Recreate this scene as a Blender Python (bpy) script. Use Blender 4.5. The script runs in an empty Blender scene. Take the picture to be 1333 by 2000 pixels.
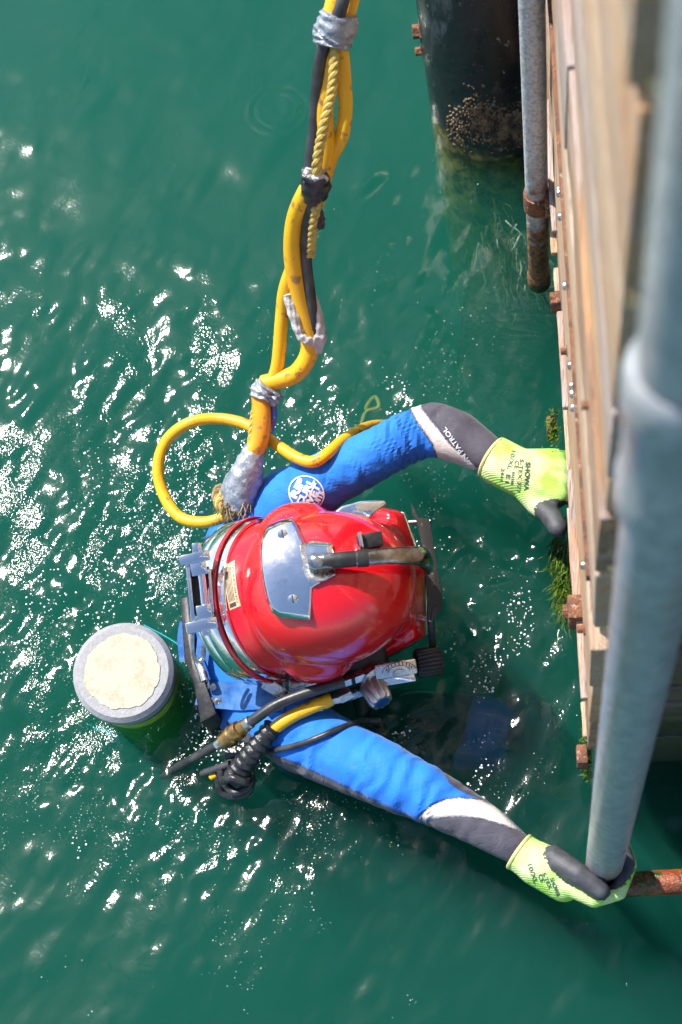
import bpy, bmesh, math, random
import numpy as np
from mathutils import Vector, Matrix
from mathutils.bvhtree import BVHTree
random.seed(7); rng = np.random.default_rng(7)
S = bpy.context.scene
COL = S.collection

# ------------------------------------------------------------------ camera
FPX, CX, CY, NAD, H = 2778.0, 666.5, 1000.0, (1095.0, 2180.0), 2.45   # focal length (px of the 1333x2000 photo), nadir, height
_d = Vector((NAD[0]-CX, -(NAD[1]-CY), -FPX)).normalized()
_U = -_d
_Y = (Vector((0, 1, 0)) - _U*_U.y).normalized()
_X = _Y.cross(_U)
ROT = Matrix((_X, _Y, _U))
EYE = Vector((0, 0, H))
cam = bpy.data.cameras.new('camera'); camo = bpy.data.objects.new('camera', cam); COL.objects.link(camo)
cam.sensor_fit = 'VERTICAL'; cam.sensor_height = 36.0; cam.lens = FPX/2000*36.0
cam.clip_start = 0.02; cam.clip_end = 2000
camo.matrix_world = Matrix.Translation(EYE) @ ROT.to_4x4()
cam.dof.use_dof = True; cam.dof.focus_distance = 2.5; cam.dof.aperture_fstop = 4.2
S.camera = camo

# ------------------------------------------------------------------ sky, sun, exposure
SUN = Vector((-1.36, 1.12, 2.45)).normalized()
w = bpy.data.worlds.new('World'); S.world = w; w.use_nodes = True
nt = w.node_tree; bg = nt.nodes['Background']
sky = nt.nodes.new('ShaderNodeTexSky'); sky.sky_type = 'NISHITA'; sky.sun_disc = False
sky.sun_elevation = math.asin(SUN.z); sky.sun_rotation = math.atan2(SUN.x, SUN.y)
nt.links.new(sky.outputs[0], bg.inputs[0]); bg.inputs[1].default_value = 0.12
sun = bpy.data.lights.new('sun', 'SUN'); sun.energy = 4.3; sun.angle = math.radians(0.53); sun.color = (1, 0.955, 0.88)
suno = bpy.data.objects.new('sun', sun); COL.objects.link(suno)
suno.rotation_euler = (-SUN).to_track_quat('-Z', 'Y').to_euler()
S.view_settings.view_transform = 'Standard'; S.view_settings.look = 'None'
S.view_settings.exposure = 0.88; S.view_settings.gamma = 1.0
S.render.engine = 'CYCLES'
cy = S.cycles
cy.use_denoising = True; cy.use_adaptive_sampling = True; cy.adaptive_threshold = 0.03
cy.max_bounces = 6; cy.transparent_max_bounces = 12; cy.volume_bounces = 1; cy.glossy_bounces = 4
cy.sample_clamp_indirect = 6.0; cy.caustics_reflective = False; cy.caustics_refractive = False
try:
    cy.denoiser = 'OPENIMAGEDENOISE'
except Exception:
    pass

# ------------------------------------------------------------------ placing helpers
def P(px, py, z=0.0):
    """world point at height z that stands at the photograph's pixel"""
    r = ROT @ Vector(((px-CX)/FPX, -(py-CY)/FPX, -1.0))
    return EYE + r*((z-H)/r.z)
def PP(pts): return [P(*p) for p in pts]
def mpp(p):
    """metres per photo pixel at a world point"""
    return -(ROT.transposed() @ (Vector(p)-EYE)).z/FPX
def proj_np(v):
    R = np.array(ROT); q = (v-np.array(EYE)) @ R
    return np.stack([CX+FPX*q[:, 0]/-q[:, 2], CY-FPX*q[:, 1]/-q[:, 2]], 1)
def raydir(px, py): return (ROT @ Vector(((px-CX)/FPX, -(py-CY)/FPX, -1.0))).normalized()
def hit(bvh, px, py, off=0.0, default=None):
    for b in (bvh if isinstance(bvh, list) else [bvh]):
        l, n, i, dd = b.ray_cast(EYE, raydir(px, py))
        if l is not None:
            if n.dot(EYE-l) < 0: n = -n
            return l+n*off
    return default
def spl(pts, n=8):
    pts = [Vector(p) for p in pts]; out = []
    for i in range(len(pts)-1):
        a = pts[max(i-1, 0)]; b = pts[i]; c = pts[i+1]; d = pts[min(i+2, len(pts)-1)]
        for k in range(n):
            t = k/n; t2 = t*t; t3 = t2*t
            out.append(0.5*((2*b)+(c-a)*t+(2*a-5*b+4*c-d)*t2+(3*b-a-3*c+d)*t3))
    out.append(pts[-1]); return out

# ------------------------------------------------------------------ mesh builder
class MB:
    def __init__(s): s.v = []; s.f = []
    def add(s, v, f):
        o = len(s.v); s.v += [Vector(p) for p in v]; s.f += [tuple(i+o for i in q) for q in f]; return s
    def tube(s, path, rad, n=12, cap=True, flat=None):
        path = [Vector(p) for p in path]; m = len(path)
        if not hasattr(rad, '__len__'): rad = [rad]*m
        elif len(rad) != m:
            rad = list(np.interp(np.linspace(0, 1, m), np.linspace(0, 1, len(rad)), rad))
        T = [(path[min(i+1, m-1)]-path[max(i-1, 0)]).normalized() for i in range(m)]
        u = T[0].orthogonal().normalized()
        if flat is not None: u = (Vector(flat[0])-T[0]*T[0].dot(Vector(flat[0]))).normalized()
        V = []; F = []
        for i in range(m):
            u = (u-T[i]*u.dot(T[i])).normalized(); w_ = T[i].cross(u)
            k = 1.0 if flat is None else flat[1]
            for j in range(n):
                a = 2*math.pi*j/n
                V.append(path[i]+(u*math.cos(a)*k+w_*math.sin(a))*rad[i])
        for i in range(m-1):
            for j in range(n):
                F.append((i*n+j, i*n+(j+1) % n, (i+1)*n+(j+1) % n, (i+1)*n+j))
        if cap: F.append(tuple(range(n-1, -1, -1))); F.append(tuple((m-1)*n+j for j in range(n)))
        return s.add(V, F)
    def capsule(s, a, b, r0, r1=None, n=16):
        a = Vector(a); b = Vector(b); r1 = r0 if r1 is None else r1
        d = (b-a).normalized(); path = []; rad = []
        for k in range(5):
            t = (k+.35)/5.35*math.pi/2; path.append(a-d*r0*math.cos(t)); rad.append(r0*math.sin(t))
        path += [a, b]; rad += [r0, r1]
        for k in range(4, -1, -1):
            t = (k+.35)/5.35*math.pi/2; path.append(b+d*r1*math.cos(t)); rad.append(r1*math.sin(t))
        return s.tube(path, rad, n)
    def chain(s, pts, rad, n=16):
        for i in range(len(pts)-1): s.capsule(pts[i], pts[i+1], rad[i], rad[i+1], n)
        return s
    def ell(s, c, ax, n=24, m=14):
        c = Vector(c); V = [c+ax[2]]; F = []
        for i in range(1, m):
            t = math.pi*i/m
            for j in range(n):
                a = 2*math.pi*j/n
                V.append(c+ax[0]*math.sin(t)*math.cos(a)+ax[1]*math.sin(t)*math.sin(a)+ax[2]*math.cos(t))
        V.append(c-ax[2]); L = len(V)-1
        for j in range(n):
            F.append((0, 1+j, 1+(j+1) % n)); F.append((L, 1+(m-2)*n+(j+1) % n, 1+(m-2)*n+j))
        for i in range(m-2):
            for j in range(n):
                F.append((1+i*n+j, 1+(i+1)*n+j, 1+(i+1)*n+(j+1) % n, 1+i*n+(j+1) % n))
        return s.add(V, F)
    def box(s, c, ax, h):
        c = Vector(c); V = []
        for x in (-1, 1):
            for y in (-1, 1):
                for z in (-1, 1): V.append(c+ax[0]*x*h[0]+ax[1]*y*h[1]+ax[2]*z*h[2])
        return s.add(V, [(0, 1, 3, 2), (4, 6, 7, 5), (0, 4, 5, 1), (2, 3, 7, 6), (0, 2, 6, 4), (1, 5, 7, 3)])
    def lathe(s, o, axis, prof, n=32, a0=0, a1=2*math.pi, close=False):
        o = Vector(o); axis = Vector(axis).normalized(); u = axis.orthogonal().normalized(); w_ = axis.cross(u)
        V = []; F = []; m = len(prof)
        for (r, h) in prof:
            for j in range(n):
                a = 2*math.pi*j/n
                V.append(o+axis*h+(u*math.cos(a)+w_*math.sin(a))*max(r, 1e-5))
        for i in range(m if close else m-1):
            i2 = (i+1) % m
            for j in range(n): F.append((i*n+j, i*n+(j+1) % n, i2*n+(j+1) % n, i2*n+j))
        return s.add(V, F)
    def prism(s, poly, off):
        n = len(poly); V = [Vector(p) for p in poly]+[Vector(p)+Vector(off) for p in poly]
        F = [tuple(range(n-1, -1, -1)), tuple(range(n, 2*n))]+[(i, (i+1) % n, n+(i+1) % n, n+i) for i in range(n)]
        return s.add(V, F)
    def mesh(s, name, origin=(0, 0, 0), smooth=True, angle=38, bevel=0, seg=2, recalc=True):
        o = Vector(origin); bm = bmesh.new()
        vs = [bm.verts.new(p-o) for p in s.v]
        for q in s.f:
            try: bm.faces.new([vs[i] for i in q])
            except ValueError: pass
        if recalc: bmesh.ops.recalc_face_normals(bm, faces=bm.faces)
        if bevel:
            bm.edges.ensure_lookup_table()
            ed = [e for e in bm.edges if len(e.link_faces) == 2 and e.calc_face_angle(0) > math.radians(30)]
            bmesh.ops.bevel(bm, geom=ed, offset=bevel, segments=seg, affect='EDGES', profile=0.5, clamp_overlap=True)
        if smooth:
            for f in bm.faces: f.smooth = True
            for e in bm.edges:
                if len(e.link_faces) == 2 and e.calc_face_angle(0) > math.radians(angle): e.smooth = False
        me = bpy.data.meshes.new(name); bm.to_mesh(me); bm.free(); return me
    def build(s, name, m, parent=None, **k):
        o = rootloc(parent)
        ob = bpy.data.objects.new(name, s.mesh(name, o, **k)); COL.objects.link(ob)
        if m: ob.data.materials.append(m)
        if parent is not None: ob.parent = parent
        return ob
def rootloc(p):
    o = Vector((0, 0, 0))
    while p is not None: o += p.location; p = p.parent
    return o
def tag(o, label, cat, group=None):
    o['label'] = label; o['category'] = cat
    if group: o['group'] = group
    return o
def thing(name, label, cat, loc, group=None):
    o = bpy.data.objects.new(name, None); COL.objects.link(o); o.location = loc; o.empty_display_size = 0.05
    return tag(o, label, cat, group)
def apply_mods(ob):
    dg = bpy.context.evaluated_depsgraph_get(); me = bpy.data.meshes.new_from_object(ob.evaluated_get(dg))
    ob.modifiers.clear(); ob.data = me; return ob
def remesh(ob, vox, smooth=6, fac=0.5):
    m = ob.modifiers.new('r', 'REMESH'); m.mode = 'VOXEL'; m.voxel_size = vox; m.use_smooth_shade = True
    if smooth:
        s_ = ob.modifiers.new('s', 'SMOOTH'); s_.factor = fac; s_.iterations = smooth
    mats = list(ob.data.materials); apply_mods(ob)
    ob.data.materials.clear()
    for x in mats: ob.data.materials.append(x)
    for p in ob.data.polygons: p.use_smooth = True
    return ob
def getv(ob):
    a = np.empty(len(ob.data.vertices)*3); ob.data.vertices.foreach_get('co', a)
    return a.reshape(-1, 3)+np.array(rootloc(ob.parent)+ob.location)
def setv(ob, v):
    ob.data.vertices.foreach_set('co', (v-np.array(rootloc(ob.parent)+ob.location)).ravel()); ob.data.update()
def attr(ob, name, val):
    a = ob.data.attributes.new(name, 'FLOAT', 'POINT'); a.data.foreach_set('value', np.asarray(val, dtype=np.float32))
def bvh_of(ob):
    v = getv(ob); return BVHTree.FromPolygons([Vector(p) for p in v], [tuple(p.vertices) for p in ob.data.polygons])
def sd_poly(p, poly):
    """signed distance in the plane, positive inside"""
    poly = np.array(poly, float); d = np.full(len(p), 1e9); ins = np.zeros(len(p), bool)
    for i in range(len(poly)):
        a = poly[i]; b = poly[(i+1) % len(poly)]; e = b-a; q = p-a
        t = np.clip((q@e)/(e@e), 0, 1); d = np.minimum(d, np.linalg.norm(q-t[:, None]*e, axis=1))
        c = ((a[1] > p[:, 1]) != (b[1] > p[:, 1])) & (p[:, 0] < (b[0]-a[0])*(p[:, 1]-a[1])/((b[1]-a[1]) or 1e-9)+a[0])
        ins ^= c
    return np.where(ins, d, -d)
def seg_dist(v, a, b):
    a = np.array(a); b = np.array(b); e = b-a; t = np.clip(((v-a)@e)/(e@e), 0, 1)
    return np.linalg.norm(v-(a+t[:, None]*e), axis=1)

# ------------------------------------------------------------------ materials
class NT:
    def __init__(s, name):
        s.m = bpy.data.materials.new(name); s.m.use_nodes = True; s.t = s.m.node_tree; s.n = s.t.nodes; s.b = s.n['Principled BSDF']
        s.out = s.n['Material Output']; s.co = s.n.new('ShaderNodeTexCoord').outputs['Object']
    def new(s, ty, **k):
        x = s.n.new(ty)
        for a, b in k.items(): setattr(x, a, b)
        return x
    def link(s, a, b): s.t.links.new(a, b)
    def put(s, sock, v):
        if hasattr(v, 'is_output'): s.link(v, sock)
        else: sock.default_value = v
    def map(s, scale=(1, 1, 1), rot=(0, 0, 0)):
        m = s.new('ShaderNodeMapping'); s.link(s.co, m.inputs[0]); m.inputs['Scale'].default_value = scale; m.inputs['Rotation'].default_value = rot
        return m.outputs[0]
    def noise(s, scale, detail=4, rough=0.55, vec=None, dist=0.0):
        x = s.new('ShaderNodeTexNoise'); x.inputs['Scale'].default_value = scale; x.inputs['Detail'].default_value = detail
        x.inputs['Roughness'].default_value = rough; x.inputs['Distortion'].default_value = dist; s.link(vec or s.co, x.inputs['Vector']); return x.outputs[0]
    def vor(s, scale, vec=None, feat='F1'):
        x = s.new('ShaderNodeTexVoronoi', feature=feat); x.inputs['Scale'].default_value = scale; s.link(vec or s.co, x.inputs['Vector']); return x.outputs[0]
    def ramp(s, fac, lo, hi, a=0.0, b=1.0):
        x = s.new('ShaderNodeMapRange'); x.inputs[1].default_value = lo; x.inputs[2].default_value = hi; x.inputs[3].default_value = a; x.inputs[4].default_value = b
        s.link(fac, x.inputs[0]); return x.outputs[0]
    def mix(s, fac, a, b):
        x = s.new('ShaderNodeMix', data_type='RGBA'); s.put(x.inputs[0], fac)
        for k, v in ((6, a), (7, b)):
            if hasattr(v, 'is_output'): s.link(v, x.inputs[k])
            else: x.inputs[k].default_value = (*v, 1) if len(v) == 3 else v
        return x.outputs[2]
    def math(s, op, a, b=0.0, c=None):
        x = s.new('ShaderNodeMath', operation=op); s.put(x.inputs[0], a); s.put(x.inputs[1], b)
        if c is not None: s.put(x.inputs[2], c)
        return x.outputs[0]
    def attr(s, name):
        x = s.new('ShaderNodeAttribute'); x.attribute_name = name; return x.outputs['Fac']
    def bump(s, h, dist, strength=1.0, normal=None):
        x = s.new('ShaderNodeBump'); x.inputs['Strength'].default_value = strength; x.inputs['Distance'].default_value = dist
        s.link(h, x.inputs['Height'])
        if normal is not None: s.link(normal, x.inputs['Normal'])
        return x.outputs[0]
    def col(s, v):
        if hasattr(v, 'is_output'): s.link(v, s.b.inputs['Base Color'])
        else: s.b.inputs['Base Color'].default_value = (*v, 1)
    def set(s, **k):
        for a, v in k.items(): s.put(s.b.inputs[a.replace('_', ' ')], v)
    def nrm(s, v): s.link(v, s.b.inputs['Normal'])
def simple(name, c1, c2=None, rough=0.5, metal=0.0, scale=30, lo=0.4, hi=0.65, bs=120, bd=0.0, coat=0, spec=None, c3=None, s3=200, r2=None):
    t = NT(name)
    c = c1 if c2 is None else t.mix(t.ramp(t.noise(scale), lo, hi), c1, c2)
    if c3 is not None: c = t.mix(t.ramp(t.noise(s3, 2), 0.60, 0.68), c, c3)
    t.col(c); t.set(Metallic=metal)
    t.set(Roughness=t.ramp(t.noise(scale*2.3), .35, .65, rough, r2) if r2 is not None else rough)
    if coat: t.set(Coat_Weight=coat, Coat_Roughness=0.06)
    if spec is not None: t.set(Specular_IOR_Level=spec)
    if bd: t.nrm(t.bump(t.noise(bs, 5), bd))
    return t.m

M = {}
def mats():
    # helmet paint
    t = NT('red_gelcoat')
    sc = t.ramp(t.noise(9, 6, .7, t.map((1, 14, 3), (.4, .2, .9))), .62, .70)
    ch = t.ramp(t.noise(260, 2), .73, .77)
    c = t.mix(t.math('MULTIPLY', sc, .22), (.70, .006, .014), (.85, .30, .27)); c = t.mix(t.math('MULTIPLY', ch, .6), c, (.75, .45, .40))
    t.col(c); t.set(Roughness=t.ramp(t.noise(18), .3, .7, .14, .24), Coat_Weight=.6, Coat_Roughness=.05)
    t.nrm(t.bump(t.noise(40, 5), .0002)); M['red'] = t.m
    t = NT('chrome')
    t.col(t.mix(t.math('MULTIPLY', t.ramp(t.noise(60, 5), .6, .8), .5), (.80, .82, .84), (.50, .50, .50))); t.set(Metallic=1.0, Roughness=t.ramp(t.noise(90, 5), .4, .75, .05, .20))
    t.nrm(t.bump(t.noise(45, 3), .0005)); M['chrome'] = t.m
    t = NT('worn_chrome')
    t.col(t.mix(t.math('MULTIPLY', t.ramp(t.noise(70, 6), .54, .70), .75), (.66, .66, .64), (.22, .19, .17))); t.set(Metallic=1.0, Roughness=t.ramp(t.noise(90, 5), .4, .7, .15, .45))
    t.nrm(t.bump(t.noise(180, 5), .0008)); M['wchrome'] = t.m
    M['darkchrome'] = simple('dark_reflecting_chrome', (.42, .42, .41), (.20, .19, .18), .14, 1.0, 40, bd=.0008)  # base colour darkened in place of the handle's dark reflections
    M['brushed'] = simple('brushed_steel', (.72, .72, .72), (.55, .55, .55), .38, .85, 90, bd=.0003)
    M['brass'] = simple('brass', (.52, .33, .12), (.36, .20, .08), .32, 1.0, 70, bd=.0006)
    M['steel'] = simple('steel', (.55, .54, .52), (.33, .30, .27), .3, 1.0, 80, bd=.0005)
    M['blackpl'] = simple('black_plastic', (.012, .012, .013), (.03, .03, .03), .45, 0, 60, bd=.0006)
    M['rubber'] = simple('black_rubber', (.022, .023, .025), (.05, .05, .052), .5, 0, 40, bd=.0008, c3=(.13, .13, .13), s3=160)
    t = NT('worn_black_metal')
    e = t.ramp(t.noise(90, 6, .7), .58, .66); t.col(t.mix(e, (.035, .033, .032), (.20, .14, .10))); t.set(Roughness=.55, Metallic=.3)
    t.nrm(t.bump(t.noise(400, 3), .001)); M['wblack'] = t.m
    M['yellow'] = simple('yellow_hose', (.80, .46, .006), (.74, .36, .008), .42, 0, 14, lo=.35, hi=.7, bs=200, bd=.0004, c3=(.35, .18, .04), s3=46)
    M['orange'] = simple('orange_yellow_hose', (.80, .37, .010), (.72, .29, .015), .42, 0, 14, bs=200, bd=.0004, c3=(.40, .18, .05), s3=46)
    M['hoseblk'] = simple('black_hose', (.022, .023, .026), (.055, .057, .06), .38, 0, 30, bs=250, bd=.0003)
    M['tape'] = simple('duct_tape', (.34, .37, .42), (.16, .19, .24), .38, .25, 34, bs=70, bd=.004, c3=(.55, .56, .58), s3=120)
    M['tapewhite'] = simple('pale_tape', (.56, .55, .54), (.36, .36, .37), .5, 0, 60, bs=110, bd=.003)
    M['btape'] = simple('black_tape', (.016, .017, .02), (.035, .036, .04), .28, 0, 50, bs=90, bd=.003)
    M['rope'] = simple('tan_rope', (.42, .30, .15), (.27, .18, .08), .85, 0, 90, bs=500, bd=.003)
    M['ropey'] = simple('yellow_rope', (.60, .45, .10), (.40, .28, .08), .8, 0, 90, bs=500, bd=.002)
    M['wire'] = simple('blue_wire', (.05, .11, .45), (.35, .02, .05), .4, 0, 30, lo=.5, hi=.52)
    # neoprene
    t = NT('neoprene')
    dw, dg = t.attr('d_white'), t.attr('d_grey')
    grey = t.mix(t.ramp(t.noise(25), .4, .65), (.085, .080, .105), (.060, .057, .078))
    blue = t.mix(t.ramp(t.noise(12), .3, .7), (.012, .155, .66), (.016, .21, .78))
    white = t.mix(t.ramp(t.noise(30), .4, .7), (.62, .58, .54), (.52, .48, .45))
    c = t.mix(t.ramp(dg, -.0012, .0012), blue, grey); c = t.mix(t.ramp(dw, -.0012, .0012), c, white)
    edge = t.math('MINIMUM', t.math('ABSOLUTE', dw), t.math('ABSOLUTE', dg)); wv = t.noise(420, 1)
    c = t.mix(t.math('MULTIPLY', t.ramp(edge, .0028, .0010), t.ramp(wv, .40, .55, .25, .95)), c, (.03, .03, .045))
    c = t.mix(t.attr('dark'), c, (.008, .009, .014))  # legs blackened to paint in the shadow between diver and wall
    zz = t.new('ShaderNodeSeparateXYZ'); gp_ = t.new('ShaderNodeNewGeometry'); t.link(gp_.outputs['Position'], zz.inputs[0])
    wet = t.ramp(t.math('ADD', zz.outputs[2], t.ramp(t.noise(30, 4), .3, .7, -.03, .03)), .05, .02)
    wet = t.math('MAXIMUM', wet, t.math('MULTIPLY', t.ramp(t.noise(16, 4, .6), .60, .66), .55))
    c = t.mix(t.math('MULTIPLY', wet, .55), c, t.mix(.5, c, (.004, .01, .03)))
    t.col(c); t.set(Roughness=t.ramp(wet, 0, 1, .72, .38), Sheen_Weight=.15, Sheen_Roughness=.5, Specular_IOR_Level=.3)
    n1 = t.bump(t.noise(700, 2), .0006, .5)
    wr = t.ramp(t.attr('wrinkle'), -1, 1)
    rg = t.math('ABSOLUTE', t.math('SUBTRACT', t.noise(9, 3, .5, t.map((1, 1.6, 1), (0, 0, .5)), 1.2), .5)); rg2 = t.math('ABSOLUTE', t.math('SUBTRACT', t.noise(21, 2, .5, t.map((1, 1.8, 1), (0, 0, -.4)), .8), .5))
    cre = t.math('ADD', t.ramp(rg, 0, .035), t.math('MULTIPLY', t.ramp(rg2, 0, .05), .5))
    n1 = t.bump(cre, .0007, .5, n1)
    n2 = t.bump(wr, .011, 1, n1)
    n3 = t.bump(t.ramp(edge, .0, .004), .0012, 1, n2)
    t.nrm(n3); M['neo'] = t.m
    # glove: lime knit, dark latex
    t = NT('glove_knit')
    d = t.attr('d_coat'); dn = t.math('ADD', d, t.ramp(t.noise(160, 3), .3, .7, -.0025, .0025))
    lime = t.mix(t.ramp(t.noise(22, 3), .38, .62), (.40, .78, .10), (.66, .76, .38))
    lime = t.mix(t.attr('pale'), lime, (.74, .66, .42))
    wv_ = t.new('ShaderNodeTexWave'); wv_.bands_direction = 'Y'; wv_.inputs['Scale'].default_value = 115; wv_.inputs['Distortion'].default_value = .6; t.link(t.map((1, 1, 1), (0, 0, .15)), wv_.inputs['Vector']); rib = t.ramp(wv_.outputs[1], 0, 1, -1, 1)
    lime = t.mix(t.ramp(rib, -.3, -1, 0, .25), lime, (.22, .42, .06))
    coat = t.mix(t.ramp(t.noise(60), .4, .65), (.045, .047, .055), (.075, .078, .088))
    f = t.ramp(dn, -.0006, .0006)
    t.col(t.mix(f, lime, coat)); t.set(Roughness=t.ramp(f, 0, 1, .85, .5), Specular_IOR_Level=t.ramp(f, 0, 1, .2, .45))
    b1 = t.bump(t.math('MULTIPLY', rib, t.ramp(f, 0, 1, 1, 0)), .0005, .5); b2 = t.bump(f, .0016, 1, b1); b3 = t.bump(t.noise(900, 2), .0009, .6, b2); t.nrm(b3); M['glove'] = t.m
    M['hem'] = simple('glove_hem', (.62, .55, .25), (.5, .5, .2), .85, 0, 120, bs=600, bd=.001)
    M['print'] = simple('dark_green_print', (.012, .085, .055), (.03, .14, .09), .7, 0, 300)
    M['whiteprint'] = simple('white_print', (.70, .72, .76), (.55, .58, .64), .55, 0, 150)
    M['paleprint'] = simple('pale_print', (.62, .64, .66), (.40, .40, .44), .55, 0, 200)
    # harness
    t = NT('blue_webbing')
    wv = t.new('ShaderNodeTexWave'); wv.inputs['Scale'].default_value = 170; t.link(t.co, wv.inputs['Vector'])
    t.col(t.mix(t.ramp(t.noise(40), .4, .62), (.030, .155, .52), (.10, .26, .58))); t.set(Roughness=.8)
    t.nrm(t.bump(wv.outputs[1], .0012)); M['web'] = t.m
    # tank
    t = NT('tank_paint')
    p = t.ramp(t.noise(45, 5), .54, .58); t.col(t.mix(p, (.30, .52, .05), (.50, .62, .14))); t.set(Roughness=.4); t.nrm(t.bump(p, .0008)); M['tank'] = t.m
    t = NT('grey_boot'); t.col(t.mix(t.ramp(t.noise(120, 3), .40, .65), (.27, .27, .285), (.32, .32, .335))); t.set(Roughness=.55); t.nrm(t.bump(t.noise(260, 3), .0008)); M['boot'] = t.m
    t = NT('flaking_cream_paint')
    x = t.ramp(t.noise(30, 6, .7), .50, .64); c = t.mix(t.math('MULTIPLY', x, .6), (.47, .44, .34), (.34, .30, .19))
    x = t.ramp(t.noise(12, 6, .7, t.map((1, 9, 1), (0, 0, .5))), .66, .70); c = t.mix(t.math('MULTIPLY', x, .6), c, (.45, .43, .24))
    t.col(c); t.set(Roughness=.75); t.nrm(t.bump(t.noise(110, 5, .65), .0014)); M['cream'] = t.m
    # dock
    def wood(name, a, b, dark, wet=.6):
        t = NT(name); g = t.noise(7, 6, .6, t.map((9, .9, 9)), .6); fine = t.noise(22, 5, .6, t.map((16, 1.1, 16)))
        c = t.mix(t.ramp(g, .35, .65), a, b); c = t.mix(t.math('MULTIPLY', t.ramp(fine, .50, .66), .85), c, dark)
        c = t.mix(t.math('MULTIPLY', t.ramp(t.noise(3.2, 3, .5, t.map((6, 1, 5))), .52, .62), .6), c, (.50, .40, .37))
        c = t.mix(t.math('MULTIPLY', t.ramp(t.noise(4.1, 3, .5, t.map((5, .8, 6), (.3, .1, 0))), .54, .64), .65), c, (.56, .29, .13))
        c = t.mix(t.math('MULTIPLY', t.ramp(t.noise(5, 3), .55, .7), .55), c, (.36, .17, .09))
        t.col(c); t.set(Roughness=wet); t.nrm(t.bump(t.math('ADD', t.math('MULTIPLY', g, .5), fine), .006)); return t.m
    M['wood'] = wood('weathered_pine', (.62, .46, .31), (.50, .35, .24), (.22, .13, .085))
    M['wood2'] = wood('warm_pine', (.66, .44, .25), (.52, .33, .19), (.24, .13, .07))
    M['woodgrey'] = wood('grey_pine', (.50, .41, .35), (.38, .30, .28), (.18, .12, .10))
    M['wooddark'] = wood('brown_timber', (.36, .23, .14), (.27, .17, .11), (.12, .075, .05))
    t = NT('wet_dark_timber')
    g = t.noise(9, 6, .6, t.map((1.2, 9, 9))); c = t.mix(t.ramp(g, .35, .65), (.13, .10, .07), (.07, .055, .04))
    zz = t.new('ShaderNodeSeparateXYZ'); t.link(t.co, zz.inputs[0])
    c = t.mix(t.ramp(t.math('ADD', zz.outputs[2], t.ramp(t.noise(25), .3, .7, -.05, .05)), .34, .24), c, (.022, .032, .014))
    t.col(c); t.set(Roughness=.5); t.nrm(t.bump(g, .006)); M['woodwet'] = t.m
    M['endgrain'] = simple('splintered_pine', (.66, .47, .26), (.50, .34, .19), .8, 0, 60, bs=150, bd=.002)
    M['rust'] = simple('rust', (.26, .105, .05), (.12, .055, .035), .8, .1, 45, bs=160, bd=.005, c3=(.42, .27, .20), s3=110)
    t = NT('wet_rust_algae')
    a = t.ramp(t.noise(38, 4), .54, .62); b_ = t.ramp(t.noise(24, 5), .4, .6)
    c = t.mix(b_, (.40, .085, .014), (.16, .04, .015)); c = t.mix(a, c, (.035, .055, .012)); t.col(c); t.set(Roughness=.3, Specular_IOR_Level=.6)
    t.nrm(t.bump(t.noise(110, 5), .006)); M['rustwet'] = t.m
    t = NT('galvanised')
    zz = t.new('ShaderNodeSeparateXYZ'); t.link(t.co, zz.inputs[0])
    c = t.mix(t.ramp(t.noise(60, 5, .65), .4, .62), (.43, .44, .46), (.29, .31, .33))
    st = t.ramp(t.noise(14, 5, .6, t.map((1, 1, .12))), .52, .66); c = t.mix(t.math('MULTIPLY', st, .6), c, (.36, .22, .15))
    lo = t.ramp(t.math('ADD', zz.outputs[2], t.ramp(t.noise(40, 4), .3, .7, -.09, .09)), .20, .07); c = t.mix(t.math('MULTIPLY', lo, .7), c, (.40, .20, .11))
    t.col(c); t.set(Metallic=.08, Roughness=t.ramp(t.noise(30), .3, .7, .25, .40)); t.nrm(t.bump(t.noise(120, 4), .0008)); M['galv'] = t.m
    t = NT('rusting_galvanised')
    zz = t.new('ShaderNodeSeparateXYZ'); t.link(t.co, zz.inputs[0])
    c = t.mix(t.ramp(t.noise(160, 3), .45, .62), (.62, .62, .64), (.42, .42, .44))
    r_ = t.ramp(t.math('ADD', zz.outputs[2], t.ramp(t.noise(24, 5), .3, .7, -.17, .17)), .36, .18); sp = t.ramp(t.noise(90, 5), .40, .60)
    c = t.mix(r_, c, t.mix(sp, (.36, .14, .05), (.10, .06, .035))); t.col(c); t.set(Metallic=t.ramp(r_, 0, 1, .4, 0), Roughness=.55); t.nrm(t.bump(t.noise(140, 5), .003)); M['galvrust'] = t.m
    t = NT('black_pile_sleeve')
    a = t.ramp(t.noise(9, 7, .72, t.map((1, 1, .5))), .56, .64); sc = t.ramp(t.noise(26, 6, .75, t.map((1, 3, 1), (.5, .3, .2))), .62, .68)
    c = t.mix(t.math('MULTIPLY', a, .4), (.012, .014, .016), (.14, .16, .18)); c = t.mix(t.math('MULTIPLY', sc, .7), c, (.30, .32, .34))
    zz = t.new('ShaderNodeSeparateXYZ'); gp_ = t.new('ShaderNodeNewGeometry'); t.link(gp_.outputs['Position'], zz.inputs[0])
    gz = t.ramp(t.math('ADD', zz.outputs[2], t.ramp(t.noise(22, 5, .65), .3, .7, -.06, .06)), .03, -.02)
    c = t.mix(gz, c, t.mix(t.ramp(t.noise(34, 5, .7), .42, .6), (.24, .20, .05), (.035, .035, .015)))
    t.col(c); t.set(Roughness=t.ramp(t.noise(30), .3, .7, .22, .42)); t.nrm(t.bump(t.noise(60, 5), .001)); M['pile'] = t.m
    M['barnacle'] = simple('barnacle', (.26, .18, .10), (.03, .025, .02), .8, 0, 45, bs=300, bd=.002)
    M['algae'] = simple('green_algae', (.06, .13, .008), (.14, .21, .018), .35, 0, 40)
    M['kelp'] = simple('yellow_weed', (.15, .13, .02), (.06, .07, .012), .4, 0, 30)
    M['darkweed'] = simple('dark_weed', (.03, .055, .012), (.06, .05, .015), .4, 0, 30)
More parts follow.
